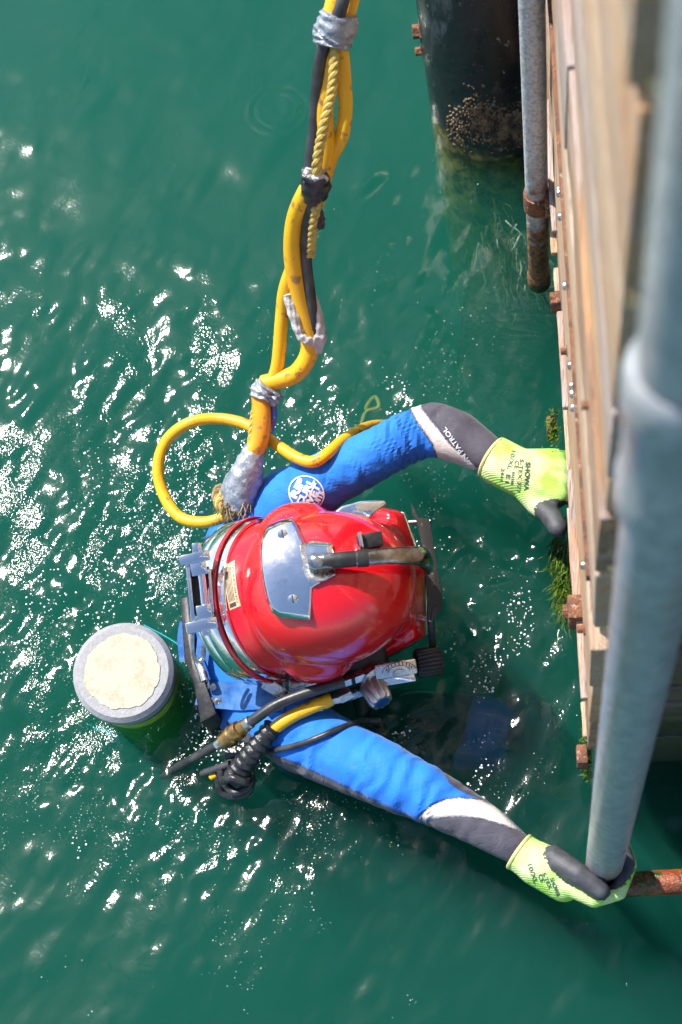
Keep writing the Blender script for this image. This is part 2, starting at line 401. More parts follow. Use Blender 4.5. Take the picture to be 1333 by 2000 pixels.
    M['teal'] = simple('teal_twine', (.015, .42, .50), (.02, .30, .42), .6, 0, 60)
    M['fin'] = simple('black_fin', (.018, .02, .028), (.04, .04, .045), .4, 0, 30)
    M['sticker'] = simple('aged_sticker', (.66, .50, .30), (.56, .40, .24), .5, 0, 90)
    M['ink'] = simple('black_ink', (.02, .018, .018), (.06, .05, .045), .6, 0, 200)
    M['foam'] = simple('foam', (.86, .88, .88), rough=.35)
    M['aer'] = simple('air_bubbles', (.45, .60, .55), rough=.3)
    M['glass'] = simple('faceplate_glass', (.02, .03, .03), rough=.03, coat=1)
    M['bluepl'] = simple('blue_cap', (.02, .09, .28), (.03, .14, .35), .3, 0, 60)
mats()

# ================================================================== water
def vnoise(x, y, seed):
    """smooth value noise, numpy"""
    r = np.random.default_rng(seed); T = r.standard_normal((256, 256))
    xi = np.floor(x).astype(int); yi = np.floor(y).astype(int); fx = x-xi; fy = y-yi
    fx = fx**3*(fx*(fx*6-15)+10); fy = fy**3*(fy*(fy*6-15)+10)
    g = lambda a, b: T[a % 256, b % 256]
    return (g(xi, yi)*(1-fx)+g(xi+1, yi)*fx)*(1-fy)+(g(xi, yi+1)*(1-fx)+g(xi+1, yi+1)*fx)*fy
def water_height(x, y):
    th = math.radians(62); a = x*math.cos(th)+y*math.sin(th); b = -x*math.sin(th)+y*math.cos(th)   # crests run along a
    bx = P(560, 1200); r = np.hypot(x-bx.x, y-bx.y)
    dist = np.exp(-(np.maximum(r-.25, 0)/.27)**2)                      # water stirred round the diver
    left = np.clip((-x-.25)/.5, 0, 1)*np.clip((y-.42)/.3, 0, 1)*np.clip((1.75-y)/.3, 0, 1)
    z = .007*vnoise(a*1.6, b*3.0, 1)+.0026*vnoise(a*4.2, b*7.5, 2)
    z += (.0011+.0012*dist+.0009*left)*vnoise(a*13, b*21, 3)
    z += (.0004+.0019*dist+.0006*left)*vnoise(a*27, b*42, 4)
    z += (.0011*dist)*vnoise(x*60, y*60, 5)
    for (px, py, k, lam, amp, dec) in ((545, 215, 1, .022, .0010, .055),):
        c = P(px, py); rr = np.hypot(x-c.x, y-c.y); z += amp*np.cos(2*math.pi*rr/lam)*np.exp(-((rr-.055)/.022)**2)
    return z, dist, left
def make_water():
    def axis(lo, hi, step, far):
        c = list(np.arange(lo, hi+step/2, step)); g = step*1.6; p = hi
        while p < far: p += g; g *= 1.45; c.append(p)
        g = step*1.6; p = lo
        while p > -far: p -= g; g *= 1.45; c.insert(0, p)
        return np.array(c)
    xs = axis(-1.55, .45, .0048, 150); ys = axis(-.05, 2.55, .0048, 150)
    X, Y = np.meshgrid(xs, ys); Z, D, L = water_height(X, Y)
    fade = np.clip(1.5-np.maximum(np.abs(X+.5), np.abs(Y-1.2))/3, 0.2, 1); Z *= np.clip(fade, .2, 1)
    nx, ny = len(xs), len(ys); V = np.stack([X.ravel(), Y.ravel(), Z.ravel()], 1)
    i = np.arange(nx*ny).reshape(ny, nx)
    F = np.stack([i[:-1, :-1].ravel(), i[:-1, 1:].ravel(), i[1:, 1:].ravel(), i[1:, :-1].ravel()], 1)
    # closed body: skirt and floor
    rim = list(i[0, :])+list(i[1:, -1])+list(i[-1, -2::-1])+list(i[-2:0:-1, 0]); n0 = len(V)
    low = V[rim].copy(); low[:, 2] = -3.0; V = np.concatenate([V, low]); m = len(rim)
    side = [(rim[k], n0+k, n0+(k+1) % m, rim[(k+1) % m]) for k in range(m)]
    faces = F.tolist()+side+[tuple(range(n0+m-1, n0-1, -1))]
    me = bpy.data.meshes.new('water'); me.from_pydata(V, [], faces); me.update()
    me.polygons.foreach_set('use_smooth', [True]*len(F)+[False]*(m+1))
    ob = bpy.data.objects.new('water', me); COL.objects.link(ob); ob['kind'] = 'structure'
    attr(ob, 'stir', np.concatenate([np.clip(D*.85+L*.36, 0, 1).ravel(), np.zeros(m)]))
    t = NT('sea_water'); t.n.remove(t.b)
    st = t.attr('stir')
    cl = t.ramp(t.noise(7, 3, .5, t.map((1.4, .6, 1), (0, 0, .45))), .47, .62)
    fine = t.noise(185, 2, .5, t.map((1, .75, 1), (0, 0, .4)))
    amp = t.math('ADD', t.math('ADD', .10, t.math('MULTIPLY', st, .14)), t.math('MULTIPLY', t.math('MULTIPLY', cl, st), .85))
    h = t.math('MULTIPLY', fine, amp)
    b1 = t.bump(h, .0021)
    fr = t.new('ShaderNodeFresnel'); fr.inputs['IOR'].default_value = 1.333; t.link(b1, fr.inputs['Normal'])
    gl = t.new('ShaderNodeBsdfGlossy'); gl.inputs['Roughness'].default_value = .10; t.link(b1, gl.inputs['Normal'])
    tr = t.new('ShaderNodeBsdfTransparent'); tr.inputs[0].default_value = (1, 1, 1, 1)
    mx = t.new('ShaderNodeMixShader'); t.link(fr.outputs[0], mx.inputs[0]); t.link(tr.outputs[0], mx.inputs[1]); t.link(gl.outputs[0], mx.inputs[2])
    t.link(mx.outputs[0], t.out.inputs['Surface'])
    vs = t.new('ShaderNodeVolumeScatter'); vs.inputs['Color'].default_value = (.050, .42, .325, 1); vs.inputs['Density'].default_value = 2.1; vs.inputs['Anisotropy'].default_value = .1
    va = t.new('ShaderNodeVolumeAbsorption'); va.inputs['Color'].default_value = (.0, .54, .45, 1); va.inputs['Density'].default_value = 2.9
    ad = t.new('ShaderNodeAddShader'); t.link(vs.outputs[0], ad.inputs[0]); t.link(va.outputs[0], ad.inputs[1]); t.link(ad.outputs[0], t.out.inputs['Volume'])
    t.m.cycles.homogeneous_volume = True
    me.materials.append(t.m)
    return ob
make_water()
sb = MB(); sb.add([(-160, -160, -3.2), (160, -160, -3.2), (160, 160, -3.2), (-160, 160, -3.2)], [(0, 1, 2, 3)])
so = sb.build('seabed', simple('silt', (.05, .07, .05), (.08, .09, .06), .9, 0, 3)); so['kind'] = 'structure'

# ================================================================== dock
UPZ = Vector((0, 0, 1))
W0 = P(1152, 1462, .2); W0.z = 0
W1 = P(1058, 0, .2); W1.z = 0
TA = (W1-W0).normalized(); NO = Vector((-TA.y, TA.x, 0))            # along the wall (away), outward (to the water)
if NO.x > 0: NO = -NO
def wallp(k, z, out=0): return W0+TA*k+UPZ*z+NO*out
dock = thing('dock_wall', 'sunlit weathered timber dock wall with splintered plank ends', 'wall', W0)
zs = [.19, .36, .55, .72, .80, .985, 1.14, 1.22, 1.36, 1.57, 1.77, 1.98, 2.2]
def plank(k0, k1, z0, z1, out, thick, m, parent, al=TA, no=NO, wob=.004, o=W0, name='plank'):
    mb = MB(); n = 7; V = []; F = []
    for i in range(n):
        k = k0+(k1-k0)*i/(n-1); e = lambda s: random.uniform(-s, s)
        a = o+al*k
        V += [a+UPZ*(z0+.002+e(wob*.5))+no*(out+e(wob*.4)), a+UPZ*(z1-.002+e(wob*.5))+no*(out+e(wob*.4)), a+UPZ*(z1-.002)+no*(out-thick), a+UPZ*(z0+.002)+no*(out-thick)]
    for i in range(n-1):
        for j in range(4): F.append((i*4+j, i*4+(j+1) % 4, i*4+4+(j+1) % 4, i*4+4+j))
    F += [(0, 1, 2, 3), tuple(n*4-4+j for j in (3, 2, 1, 0))]
    return mb.add(V, F).build(name, m, parent, bevel=.0025, angle=50)
wm = ['wooddark', 'wood2', 'wood', 'rustband', 'wood', 'wooddark', 'wood2', 'woodgrey', 'wood', 'wood2', 'wood', 'wood']
for i in range(len(zs)-1):
    if wm[i] == 'rustband':
        plank(.03, 3.4, zs[i]+.008, zs[i+1]-.008, .004, .04, M['woodgrey'], dock); continue
    j = random.uniform(.5, 1.1) if i % 2 else random.uniform(1.2, 1.9); out = random.choice([0, .002, .004, .007])
    plank(random.uniform(-.006, .012), j-.002, zs[i], zs[i+1], out, .045, M[wm[i]], dock)
    plank(j+.002, 3.4, zs[i], zs[i+1], out+random.uniform(-.004, .004), .045, M[random.choice(['wood', 'wood2', 'woodgrey', 'wooddark'])], dock)
# rusty iron strap along the seam
mb = MB(); mb.box(wallp(1.7, .762, .006), (TA, UPZ, NO), (1.62, .010, .004)); mb.build('iron_strap', M['rust'], dock, bevel=.002)
drop = MB(); 
for k in range(14):
    drop = MB(); kk = random.uniform(.05, 1.5); drop.lathe(wallp(kk, .762+random.uniform(-.008, .008), .011), NO, [(.006, 0), (.006, .002), (.004, .0045), (0, .0052)], 10)
    drop.build('glint_bead', M['steel'], dock)  # added beads that imitate sparkles along the strap
for (k, z, s) in ((.12, .44, .6), (.16, 1.08, .5), (.55, .5, .6)):
    b = MB(); b.lathe(wallp(k, z, .003), NO, [(.016*s, 0), (.016*s, .003), (.010*s, .004), (.010*s, .012), (0, .0125)], 6+6); b.build('bolt', M['rust'], dock)
# thin broken battens along the lower edge
kb = .02
while kb < 2.6:
    ln = random.uniform(.05, .2); zb = random.choice([.185, .20, .215, .235]); plank(kb, kb+ln, zb, zb+random.uniform(.012, .03), random.uniform(.006, .013), .016, M[random.choice(['wood2', 'woodgrey', 'wood', 'woodwet'])], dock, wob=.002, name='batten'); kb += ln+random.uniform(.004, .05)
kb = .05
while kb < 2.6:
    ln = random.uniform(.15, .5); plank(kb, kb+ln, .30, .30+random.uniform(.010, .022), .012, .012, M[random.choice(['wood2', 'woodgrey', 'wood', 'woodwet'])], dock, wob=.002, name='batten'); kb += ln+random.uniform(.02, .2)
# splinters at the sawn ends
for z, l in ((.245, .012), (.30, .008), (.345, .022), (.555, .038), (.565, .02), (.80, .014), (.985, .03), (1.0, .02), (1.2, .03), (1.215, .02), (1.36, .03), (1.375, .02), (1.55, .035), (1.58, .02), (1.75, .035), (1.78, .025), (.66, .01), (.47, .008)):
    s_ = MB(); a = wallp(.004, z, -.004); tip = a-TA*l*.5-NO*l; hgt = random.uniform(.010, .018)
    s_.add([a+UPZ*hgt, a-UPZ*hgt, a-NO*.02+UPZ*hgt*.3, tip+UPZ*random.uniform(-.005, .005), a+TA*.01], [(0, 1, 3), (1, 2, 3), (2, 0, 3), (0, 4, 1), (1, 4, 2), (2, 4, 0)])
    s_.build('splinter', M['endgrain'], dock, smooth=False)
# fringe of frayed end grain
fr = MB()
for i in range(900):
    z = random.uniform(.2, 2.1); a = wallp(random.uniform(0, .004), z, random.uniform(-.018, .002)); l = random.uniform(.002, .008)
    e = a-TA*l*.6-NO*l+UPZ*random.uniform(-.004, .004); fr.add([a+UPZ*.0008, a-UPZ*.0008, e], [(0, 1, 2)])
fo = fr.build('frayed_fibre', M['endgrain'], dock, smooth=False, recalc=False); fo['kind'] = 'stuff'
# the end wall round the corner (in shade), planks running away from the corner
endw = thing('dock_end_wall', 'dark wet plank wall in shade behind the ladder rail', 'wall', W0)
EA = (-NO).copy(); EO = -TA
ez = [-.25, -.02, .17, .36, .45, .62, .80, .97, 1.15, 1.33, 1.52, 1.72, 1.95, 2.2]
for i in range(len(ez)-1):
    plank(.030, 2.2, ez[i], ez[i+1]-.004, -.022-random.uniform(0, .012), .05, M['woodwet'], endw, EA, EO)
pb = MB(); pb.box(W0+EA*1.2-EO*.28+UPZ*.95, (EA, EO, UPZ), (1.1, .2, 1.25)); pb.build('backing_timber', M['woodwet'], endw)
# submerged face of the dock below the waterline
for i in range(6):
    plank(.01, 3.4, -.9+i*.155, -.9+(i+1)*.155-.006, -.012-random.uniform(0, .012), .05, M['woodwet'], dock)
sbr = MB(); a_, b_ = P(1085, 505, -.16), P(985, 800, -.42); sbr.tube([a_, a_.lerp(b_, .35)+Vector((-.05, 0, .02)), a_.lerp(b_, .7)+Vector((-.04, 0, .0)), b_], [.10, .13, .12, .07], 18, flat=((0, 0, 1), .4))  # dark shape added to make the dark patch in the water
for i_, v_ in enumerate(sbr.v): sbr.v[i_] = v_+Vector((random.gauss(0, .006), random.gauss(0, .006), random.gauss(0, .006)))
tag(sbr.build('sunken_dark_shape', M['woodwet']), 'dark sunken log added to make the dark patch under water between the grey pipe and the raised glove', 'shape')
# bottom stringer behind the front planks
# slime along the lower edge
sl_ = MB()
for i in range(2600):
    k = abs(random.gauss(0, .55)) if i % 2 else random.uniform(.35, .75); z = random.uniform(-.02, .20); l = random.uniform(.004, .012)
    if vnoise(np.array([k*14.]), np.array([z*20.]), 61)[0] < .25: continue
    a = wallp(k, z, .004 if z > .19 else -.006); e = a+NO*l*.8-UPZ*l+TA*random.gauss(0, .004); sl_.add([a+TA*.0016, a-TA*.0016, e], [(0, 1, 2)])
fo = sl_.build('slime', M['algae'], dock, smooth=False, recalc=False); fo['kind'] = 'stuff'
st_ = MB(); st_.box(wallp(1.75, .62, -.10), (TA, UPZ, NO), (1.6, .30, .045)); st_.build('stringer', M['woodwet'], dock)
# rusty clamp block low on the wall near the corner and by the hand
def iron_block(px, py, z, sx, sz, nm='clamp_block', t=.03):
    c = P(px, py, z); k = (c-W0).dot(TA); b = MB(); b.box(wallp(k, z, t*.5), (TA, UPZ, NO), (sx, sz, t*.5)); o = b.build(nm, M['rust'], dock, bevel=.004)
    h_ = MB(); h_.lathe(wallp(k, z+sz*.2, t-.001), NO, [(.012, 0), (.012, .008), (0, .009)], 6); h_.build('nut', M['rust'], o, smooth=False); return o
iron_block(1135, 1195, .30, .020, .030, t=.024)
for p in ((1082, 600, .24), (1070, 585, .2)):
    iron_block(*p, .012, .012, 'bracket', .012)

def weeds(name, label, cat, base_pts, n, length, width, m, droop, spread=.05, group=None, seed=1):
    r = random.Random(seed); mb = MB()
    for i in range(n):
        b = Vector(r.choice(base_pts))+Vector((r.gauss(0, spread*.3), r.gauss(0, spread*.6), r.gauss(0, spread*.2)))
        d = Vector(droop)+Vector((r.gauss(0, .45), r.gauss(0, .45), r.gauss(0, .25))); d.normalize(); l = length*r.uniform(.4, 1.2); wd = width*r.uniform(.5, 1.3)
        sd = d.cross(Vector((r.gauss(0, 1), r.gauss(0, 1), r.gauss(0, 1)))).normalized(); p = b; V = []
        for k in range(5):
            t = k/4; V += [p+sd*wd*(1-t*.8), p-sd*wd*(1-t*.8)]
            p = p+d*l/4; d = (d+Vector((r.gauss(0, .25), r.gauss(0, .25), r.gauss(0, .12)))).normalized()
        mb.add(V, [(2*k, 2*k+1, 2*k+3, 2*k+2) for k in range(4)])
    o = mb.build(name, m, None, recalc=False); return tag(o, label, cat, group)
weeds('seaweed', 'bright green algae tuft dripping off the splintered corner of the wall', 'seaweed', [P(1148, 1400+i*14, .18-.016*i) for i in range(9)], 420, .014, .0018, M['algae'], (-.3, -.2, -1), .012, seed=2)
weeds('seaweed', 'green algae tuft on the wall above the gloved hand', 'seaweed', [P(1080+i, 810+i*9, .17) for i in range(6)], 240, .014, .0018, M['algae'], (-.5, 0, -1), .014, seed=3)
weeds('seaweed', 'green weed hanging in the water below the thumb', 'seaweed', [P(1092+i*2, 1050+i*12, -.008) for i in range(10)], 700, .030, .0013, M['algae'], (-.2, -.7, -.5), .03, seed=4)
weeds('seaweed', 'green weed at the waterline beside the rusty clamp block', 'seaweed', [P(1100+i*2, 1150+i*8, -.012) for i in range(6)], 260, .032, .0013, M['algae'], (-.3, -.6, -.6), .03, seed=5)
for (px, py) in ((1078, 838), (1137, 1478)):
    b = MB(); b.box(P(px, py, .11), (TA, UPZ, NO), (.016, .022, .009)); o = b.build('iron_lug', M['rust'], dock, bevel=.003)

# ================================================================== pile
pa, pt = P(966, 208, -.0), P(930, -178, .42)
ax = (pt-pa).normalized(); PR = .134
pile = thing('pile', 'smooth black sleeved pile standing in the water at the top', 'pile', pa)
mb = MB(); mb.tube([pa-ax*1.6, pa-ax*.8, pa, pa+ax*1.2, pa+ax*2.6], PR, 64); mb.build('sleeve', M['pile'], pile)
u1 = Vector((0, -1, 0)); u1 = (u1-ax*ax.dot(u1)).normalized(); u2 = ax.cross(u1)
if u2.x > 0: u2 = -u2
bar = MB()
for i in range(2600):
    a = random.gauss(-.4, .6); zz = random.gauss(.035, .03)+.02*math.sin(a*3+1)+.015*math.sin(a*7)
    if zz < -.02 or a > .75: continue
    d = u1*math.cos(a)+u2*math.sin(a); c = pa+ax*zz+d*(PR-.001); r_ = random.uniform(.0013, .0036)
    bar.lathe(c, (d+Vector((random.gauss(0, .2), random.gauss(0, .2), .2))), [(r_, 0), (r_*.75, r_*.9), (r_*.35, r_*1.2), (r_*.2, r_*.7)], 7)
bo = bar.build('barnacles', M['barnacle'], pile); bo['kind'] = 'stuff'
dn = ax.cross(EYE-pa).normalized(); dn = -dn if dn.x > 0 else dn
for (py, s) in ((62, 1.2), (100, .75)):
    tt = min(np.arange(0, 1.2, .005), key=lambda k: abs(proj_np(np.array([pa+ax*float(k)+dn*PR]))[0, 1]-py)); cc = pa+ax*float(tt)+dn*(PR-.005)
    b = MB(); b.lathe(cc, dn, [(.020*s, 0), (.020*s, .006), (.012*s, .007), (.012*s, .020), (0, .021)], 6); b.build('bolt', M['rust'], pile, smooth=False)
weeds('seaweed', 'dark weed drifting in the water by the grey pipe', 'seaweed', [P(960+i*12, 440+i*18, -.12) for i in range(6)], 320, .07, .0016, M['darkweed'], (.2, -1, -.2), .07, seed=7)

# ================================================================== grey pipe
g0 = P(1053, 540, .0); PRAD = .0205
pipe = thing('grey_pipe', 'grey pipe with rusty lower end strapped to the dock wall', 'pipe', g0)
mb = MB(); mb.tube([g0+UPZ*z for z in (-.02, .3, .8, 1.6, 2.3)], PRAD, 28); mb.build('pipe', M['galvrust'], pipe)
mb = MB(); mb.lathe(g0, UPZ, [(PRAD, -.03), (PRAD*1.12, -.024), (PRAD*1.12, .012), (PRAD, .016)], 28); mb.build('end_collar', M['galvrust'], pipe)
mb = MB(); zc = .26
mb.lathe(g0+UPZ*zc, UPZ, [(PRAD+.0005, -.022), (PRAD+.004, -.022), (PRAD+.004, .022), (PRAD+.0005, .022)], 28)
ob = mb.build('strap', M['rust'], pipe)
mb = MB(); mb.box(g0+UPZ*zc+Vector((.026, -.012, 0)), (Vector((1, 0, 0)), Vector((0, 1, 0)), UPZ), (.012, .010, .03)); mb.build('strap_lug', M['rust'], ob, bevel=.003)
mb = MB(); mb.lathe(g0+UPZ*zc+Vector((.028, -.022, 0)), Vector((0, -1, 0)), [(.009, 0), (.009, .008), (0, .009)], 6); mb.build('nut', M['rust'], ob, smooth=False)

# ================================================================== ladder
f0 = P(1180, 1693, .06)
lad = thing('ladder', 'galvanised ladder rail with a coupling, held by the diver, with a rusty rung', 'ladder', (f0.x, f0.y, 0))
LB = Vector((f0.x, f0.y, 0)); SR = .0298
mb = MB(); mb.tube([LB+UPZ*z for z in (.055, .2, .6, 1.2, 1.64)], SR, 36); mb.build('rail', M['galv'], lad)
mb = MB(); mb.lathe(LB, UPZ, [(SR*.86, .058), (SR*.86, .05), (SR*1.005, .05), (SR*1.005, .066)], 36); mb.build('rail_end', M['rust'], lad)
mb = MB(); mb.tube([LB+UPZ*z for z in (-.5, -.1, .03, .05)], [.018, .018, .018, .016], 16); mb.build('spigot', M['rustwet'], lad)
mb = MB(); mb.lathe(LB, UPZ, [(SR, 1.565), (SR+.005, 1.57), (SR+.006, 1.58), (SR+.006, 1.615), (SR+.004, 1.625), (SR+.004, 1.70), (SR+.007, 1.71), (SR+.007, 1.745), (SR+.004, 1.755), (SR, 1.76)], 36); mb.build('coupling', M['galv'], lad)
mb = MB(); mb.tube([LB+UPZ*1.66, LB+UPZ*2.0+Vector((-.001, .003, 0)), LB+UPZ*2.3+Vector((-.002, .006, 0)), LB+UPZ*2.42+Vector((.02, .02, 0)), LB+UPZ*2.46+Vector((.06, .1, 0))], SR*.985, 36); mb.build('rail', M['galv'], lad)
rp = [P(1205, 1729, -.005), P(1240, 1727, -.004), P(1290, 1724, -.002), P(1340, 1722, 0), P(1700, 1702, .0)]
mb = MB(); mb.tube(spl(rp, 6), [.017, .020, .021, .0205, .021, .021], 24); rg = mb.build('rung', M['rustwet'], lad)
lumps = MB()
for i in range(200):
    t_ = random.random(); c = rp[1].lerp(rp[3], t_); a = random.uniform(-1.3, 1.7); d = Vector((0, -math.sin(a), math.cos(a))); r_ = random.uniform(.0008, .0022)
    lumps.lathe(c+d*.0195, d, [(r_, 0), (r_*.8, r_*.7), (0, r_)], 7)
lo_ = lumps.build('algae_beads', M['algae'], lad); lo_['kind'] = 'stuff'

# ================================================================== person
LA = [(505, 1040, .03), (560, 985, .085), (640, 936, .115), (725, 893, .13), (800, 853, .14), (848, 838, .145), (893, 853, .15), (940, 880, .15), (985, 907, .148)]
LR = [.076, .066, .054, .049, .0475, .0495, .0475, .039, .029]
RA = [(530, 1385, .02), (590, 1435, .05), (665, 1474, .07), (742, 1508, .085), (800, 1536, .09), (850, 1560, .095), (905, 1589, .10), (950, 1615, .10), (1008, 1655, .10)]
RR = [.076, .066, .060, .056, .052, .046, .042, .037, .029]
person = thing('person', 'diver in blue, grey and white wetsuit and lime gloves, holding wall and ladder', 'person', P(480, 1200, -.6))
bd = MB()
lap, rap = PP(LA), PP(RA)
bd.chain(lap, LR, 20); bd.chain(rap, RR, 20)
bd.chain(PP([(478, 1060, -.01), (465, 1130, .02), (465, 1200, .03), (478, 1290, .015), (500, 1375, -.01)]), [.075, .08, .085, .085, .078], 20)
bd.chain(PP([(470, 1195, .02), (505, 1186, .09)]), [.075, .068], 20)                     # neck
X3, Y3 = Vector((1, 0, 0)), Vector((0, 1, 0))
c0 = P(480, 1200, 0)
for z, rx, ry, rz in ((-.10, .125, .19, .15), (-.28, .115, .165, .18), (-.45, .10, .145, .16), (-.58, .11, .16, .14)):
    bd.ell(Vector((c0.x+.02, c0.y, z)), (X3*rx, Y3*ry, UPZ*rz))
hip1, hip2 = Vector((c0.x+.03, c0.y-.09, -.6)), Vector((c0.x+.03, c0.y+.09, -.6))
kn1 = P(945, 1430, -.23); an1 = P(1040, 1480, -.45)
bd.chain([hip1, hip1.lerp(kn1, .5)+Vector((0, 0, .05)), kn1, an1], [.095, .085, .072, .05], 20)
kn2 = hip2+Vector((.12, .03, -.42)); bd.chain([hip2, kn2, kn2+Vector((-.05, 0, -.45))], [.095, .07, .05], 20)
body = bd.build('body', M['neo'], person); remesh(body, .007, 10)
v = getv(body); q = proj_np(v)
def arm_coords(v, path):
    """distance along the arm and angle round it for every vertex"""
    best = np.full(len(v), 1e9); s_ = np.zeros(len(v)); acc = 0
    for a, b in zip(path[:-1], path[1:]):
        A = np.array(a); B = np.array(b); e = B-A; L = np.linalg.norm(e); t = np.clip(((v-A)@e)/(L*L), 0, 1)
        d = np.linalg.norm(v-(A+t[:, None]*e), axis=1); m = d < best; best[m] = d[m]; s_[m] = acc+t[m]*L; acc += L
    return best, s_
dl, sl = arm_coords(v, lap); dr, sr = arm_coords(v, rap)
isl = (dl < .085) & (dl < dr); isr = (dr < .085) & (dr < dl)
px2m = 1/1130
wl = sd_poly(q, [(799, 770), (818, 768), (826, 800), (850, 830), (880, 868), (935, 915), (900, 935), (862, 920), (846, 870), (815, 825), (800, 795)])*px2m
gl_ = sd_poly(q, [(812, 700), (826, 800), (850, 830), (880, 868), (935, 915), (1010, 990), (1100, 800)])*px2m
wr = sd_poly(q, [(814, 1602), (838, 1576), (872, 1560), (900, 1557), (940, 1561), (968, 1574), (1020, 1624), (985, 1612), (945, 1600), (905, 1594), (862, 1598)])*px2m
gr = np.maximum(sd_poly(q, [(822, 1606), (862, 1598), (905, 1594), (945, 1600), (985, 1612), (1022, 1624), (968, 1574), (935, 1559), (905, 1545), (878, 1528), (855, 1480), (1100, 1560), (1100, 1800), (760, 1800)]),
                sd_poly(q, [(470, 1420), (531, 1472), (600, 1502), (700, 1550), (780, 1588), (822, 1606), (760, 1800), (400, 1800), (400, 1400)]))*px2m
legs = -np.abs(v[:, 2]-0)*0-.05
dw = np.where(isl, wl, np.where(isr, wr, -.05)); dg = np.where(isl, gl_, np.where(isr, gr, -.05))
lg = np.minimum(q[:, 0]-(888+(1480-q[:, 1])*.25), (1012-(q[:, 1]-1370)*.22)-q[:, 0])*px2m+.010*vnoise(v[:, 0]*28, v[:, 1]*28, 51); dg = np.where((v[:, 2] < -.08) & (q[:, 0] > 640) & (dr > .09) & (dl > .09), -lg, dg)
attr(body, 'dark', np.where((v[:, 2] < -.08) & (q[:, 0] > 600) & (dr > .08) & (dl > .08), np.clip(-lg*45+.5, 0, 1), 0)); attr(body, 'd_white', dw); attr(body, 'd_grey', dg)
# folds of the neoprene
wrk = np.zeros(len(v)); wx, wy = v[:, 0], v[:, 1]
def fold(path, r):
    d, s_ = arm_coords(v, path); return d, s_
nz = vnoise(wx*30, wy*30, 11)*.6+vnoise(v[:, 2]*45+wx*20, wy*45, 12)*.4
def band(s_, c, wd, f, ph): return np.exp(-((s_-c)/wd)**2)*np.sin(s_*f+nz*2.2+ph)
wrk += np.where(isl, band(sl, .345, .045, 300, 0)*1.1+band(sl, .20, .12, 120, 1)*.5, 0)+np.where(isr, band(sr, .33, .09, 190, 0)*.55+band(sr, .14, .07, 130, 1)*.6, 0)
wrk += .35*vnoise(wx*18+wy*9, wy*18-wx*9, 13)
attr(body, 'wrinkle', np.clip(wrk*.6, -1, 1))
nrm_ = np.empty(len(v)*3); body.data.vertices.foreach_get('normal', nrm_); nrm_ = nrm_.reshape(-1, 3)
setv(body, v+nrm_*(np.clip(wrk, -1, 1)*.0016)[:, None])
BB = bvh_of(body)
# boot and fin at the raised foot
mb = MB(); mb.chain([an1+Vector((-.01, 0, .04)), an1+Vector((.03, -.02, -.05)), an1+Vector((.16, -.03, -.06))], [.056, .055, .04], 16)
mb.build('boot', M['fin'], person)
mb = MB(); fa = P(1000, 1400, -.30); fpoly = [P(975, 1372, -.27), P(1030, 1348, -.22), P(1082, 1378, -.20), P(1096, 1440, -.22), P(1078, 1505, -.26), P(1010, 1532, -.30), P(985, 1490, -.31)]
mb.prism(fpoly, (0, 0, -.02)); mb.build('fin', M['fin'], person, bevel=.006)

# ------------------------------------------------------------------ gloves
def make_glove(bones, thumb, vox, coatf, hem, palef, kdir):
    mb = MB()
    for (a, b, r0, r1) in bones+thumb: mb.capsule(P(*a), P(*b), r0, r1, 14)
    o = mb.build('glove', M['glove'], person); remesh(o, vox, 4)
    v = getv(o); dth = np.min([seg_dist(v, P(*a), P(*b))-(r0+r1)/2 for a, b, r0, r1 in thumb], axis=0)
    dot = np.min([seg_dist(v, P(*a), P(*b))-(r0+r1)/2 for a, b, r0, r1 in bones], axis=0)
    attr(o, 'd_coat', coatf(v, dth, dot)); q = proj_np(v)
    attr(o, 'pale', palef(q))
    h0, h1, r = P(*hem[0]), P(*hem[1]), hem[2]; ax = (h1-h0).normalized()
    bm = bmesh.new(); bm.from_mesh(o.data); rl = rootloc(o.parent)
    bmesh.ops.bisect_plane(bm, geom=bm.verts[:]+bm.edges[:]+bm.faces[:], plane_co=h0-rl, plane_no=-ax, clear_outer=True); bm.to_mesh(o.data); bm.free()
    ev = getv(o); ev = ev[np.abs((ev-np.array(h0))@np.array(ax)) < .0015]; cc_ = Vector(ev.mean(0)); r = float(np.linalg.norm(ev-ev.mean(0), axis=1).mean()); h0 = cc_
    hb = MB(); hb.lathe(h0, ax, [(r-.003, -.001), (r+.0005, -.0025), (r+.0018, .000), (r+.0012, .0025), (r-.002, .003)], 36, close=True)
    c = hb.build('hem', M['hem'], o); return o
# left hand: thumb in front of the planks, fingers hooked behind their lower edge
LZ = .145
lb = [((968, 896, LZ), (1012, 918, LZ), .041, .040), ((975, 906, LZ), (1018, 930, LZ), .040, .038),
      ((1012, 915, LZ), (1085, 898, .14), .036, .021), ((1012, 920, LZ), (1090, 920, .145), .036, .023), ((1015, 928, LZ), (1092, 945, .145), .035, .023), ((1015, 932, LZ), (1088, 968, .145), .033, .022),
      ((1018, 935, LZ), (1050, 985, .135), .030, .021)]
for y_ in (893, 918, 943, 968):
    lb += [((1088, y_, .14), (1118, y_+4, .115), .0155, .0135), ((1118, y_+4, .115), (1150, y_+10, .15), .0135, .012), ((1150, y_+10, .15), (1152, y_+10, .18), .012, .011)]
lt = [((1052, 988, .14), (1074, 1004, .148), .019, .019), ((1074, 1004, .148), (1090, 1030, .158), .019, .0175)]
gl1 = make_glove(lb, lt, .0032, lambda v, a, b: np.maximum(np.where(b < .0, -.02, 0)+(b-a)-.001, sd_poly(proj_np(v), [(1056, 984), (1066, 977), (1080, 974), (1130, 980), (1130, 1003), (1100, 1003), (1066, 998), (1050, 992)])/1130),
                 ((966, 888, LZ), (992, 904, LZ), .0415), lambda q: np.clip(1-np.hypot((q[:, 0]-1015)/48, (q[:, 1]-915)/40), 0, .45)*1.6, (-.25, 1))
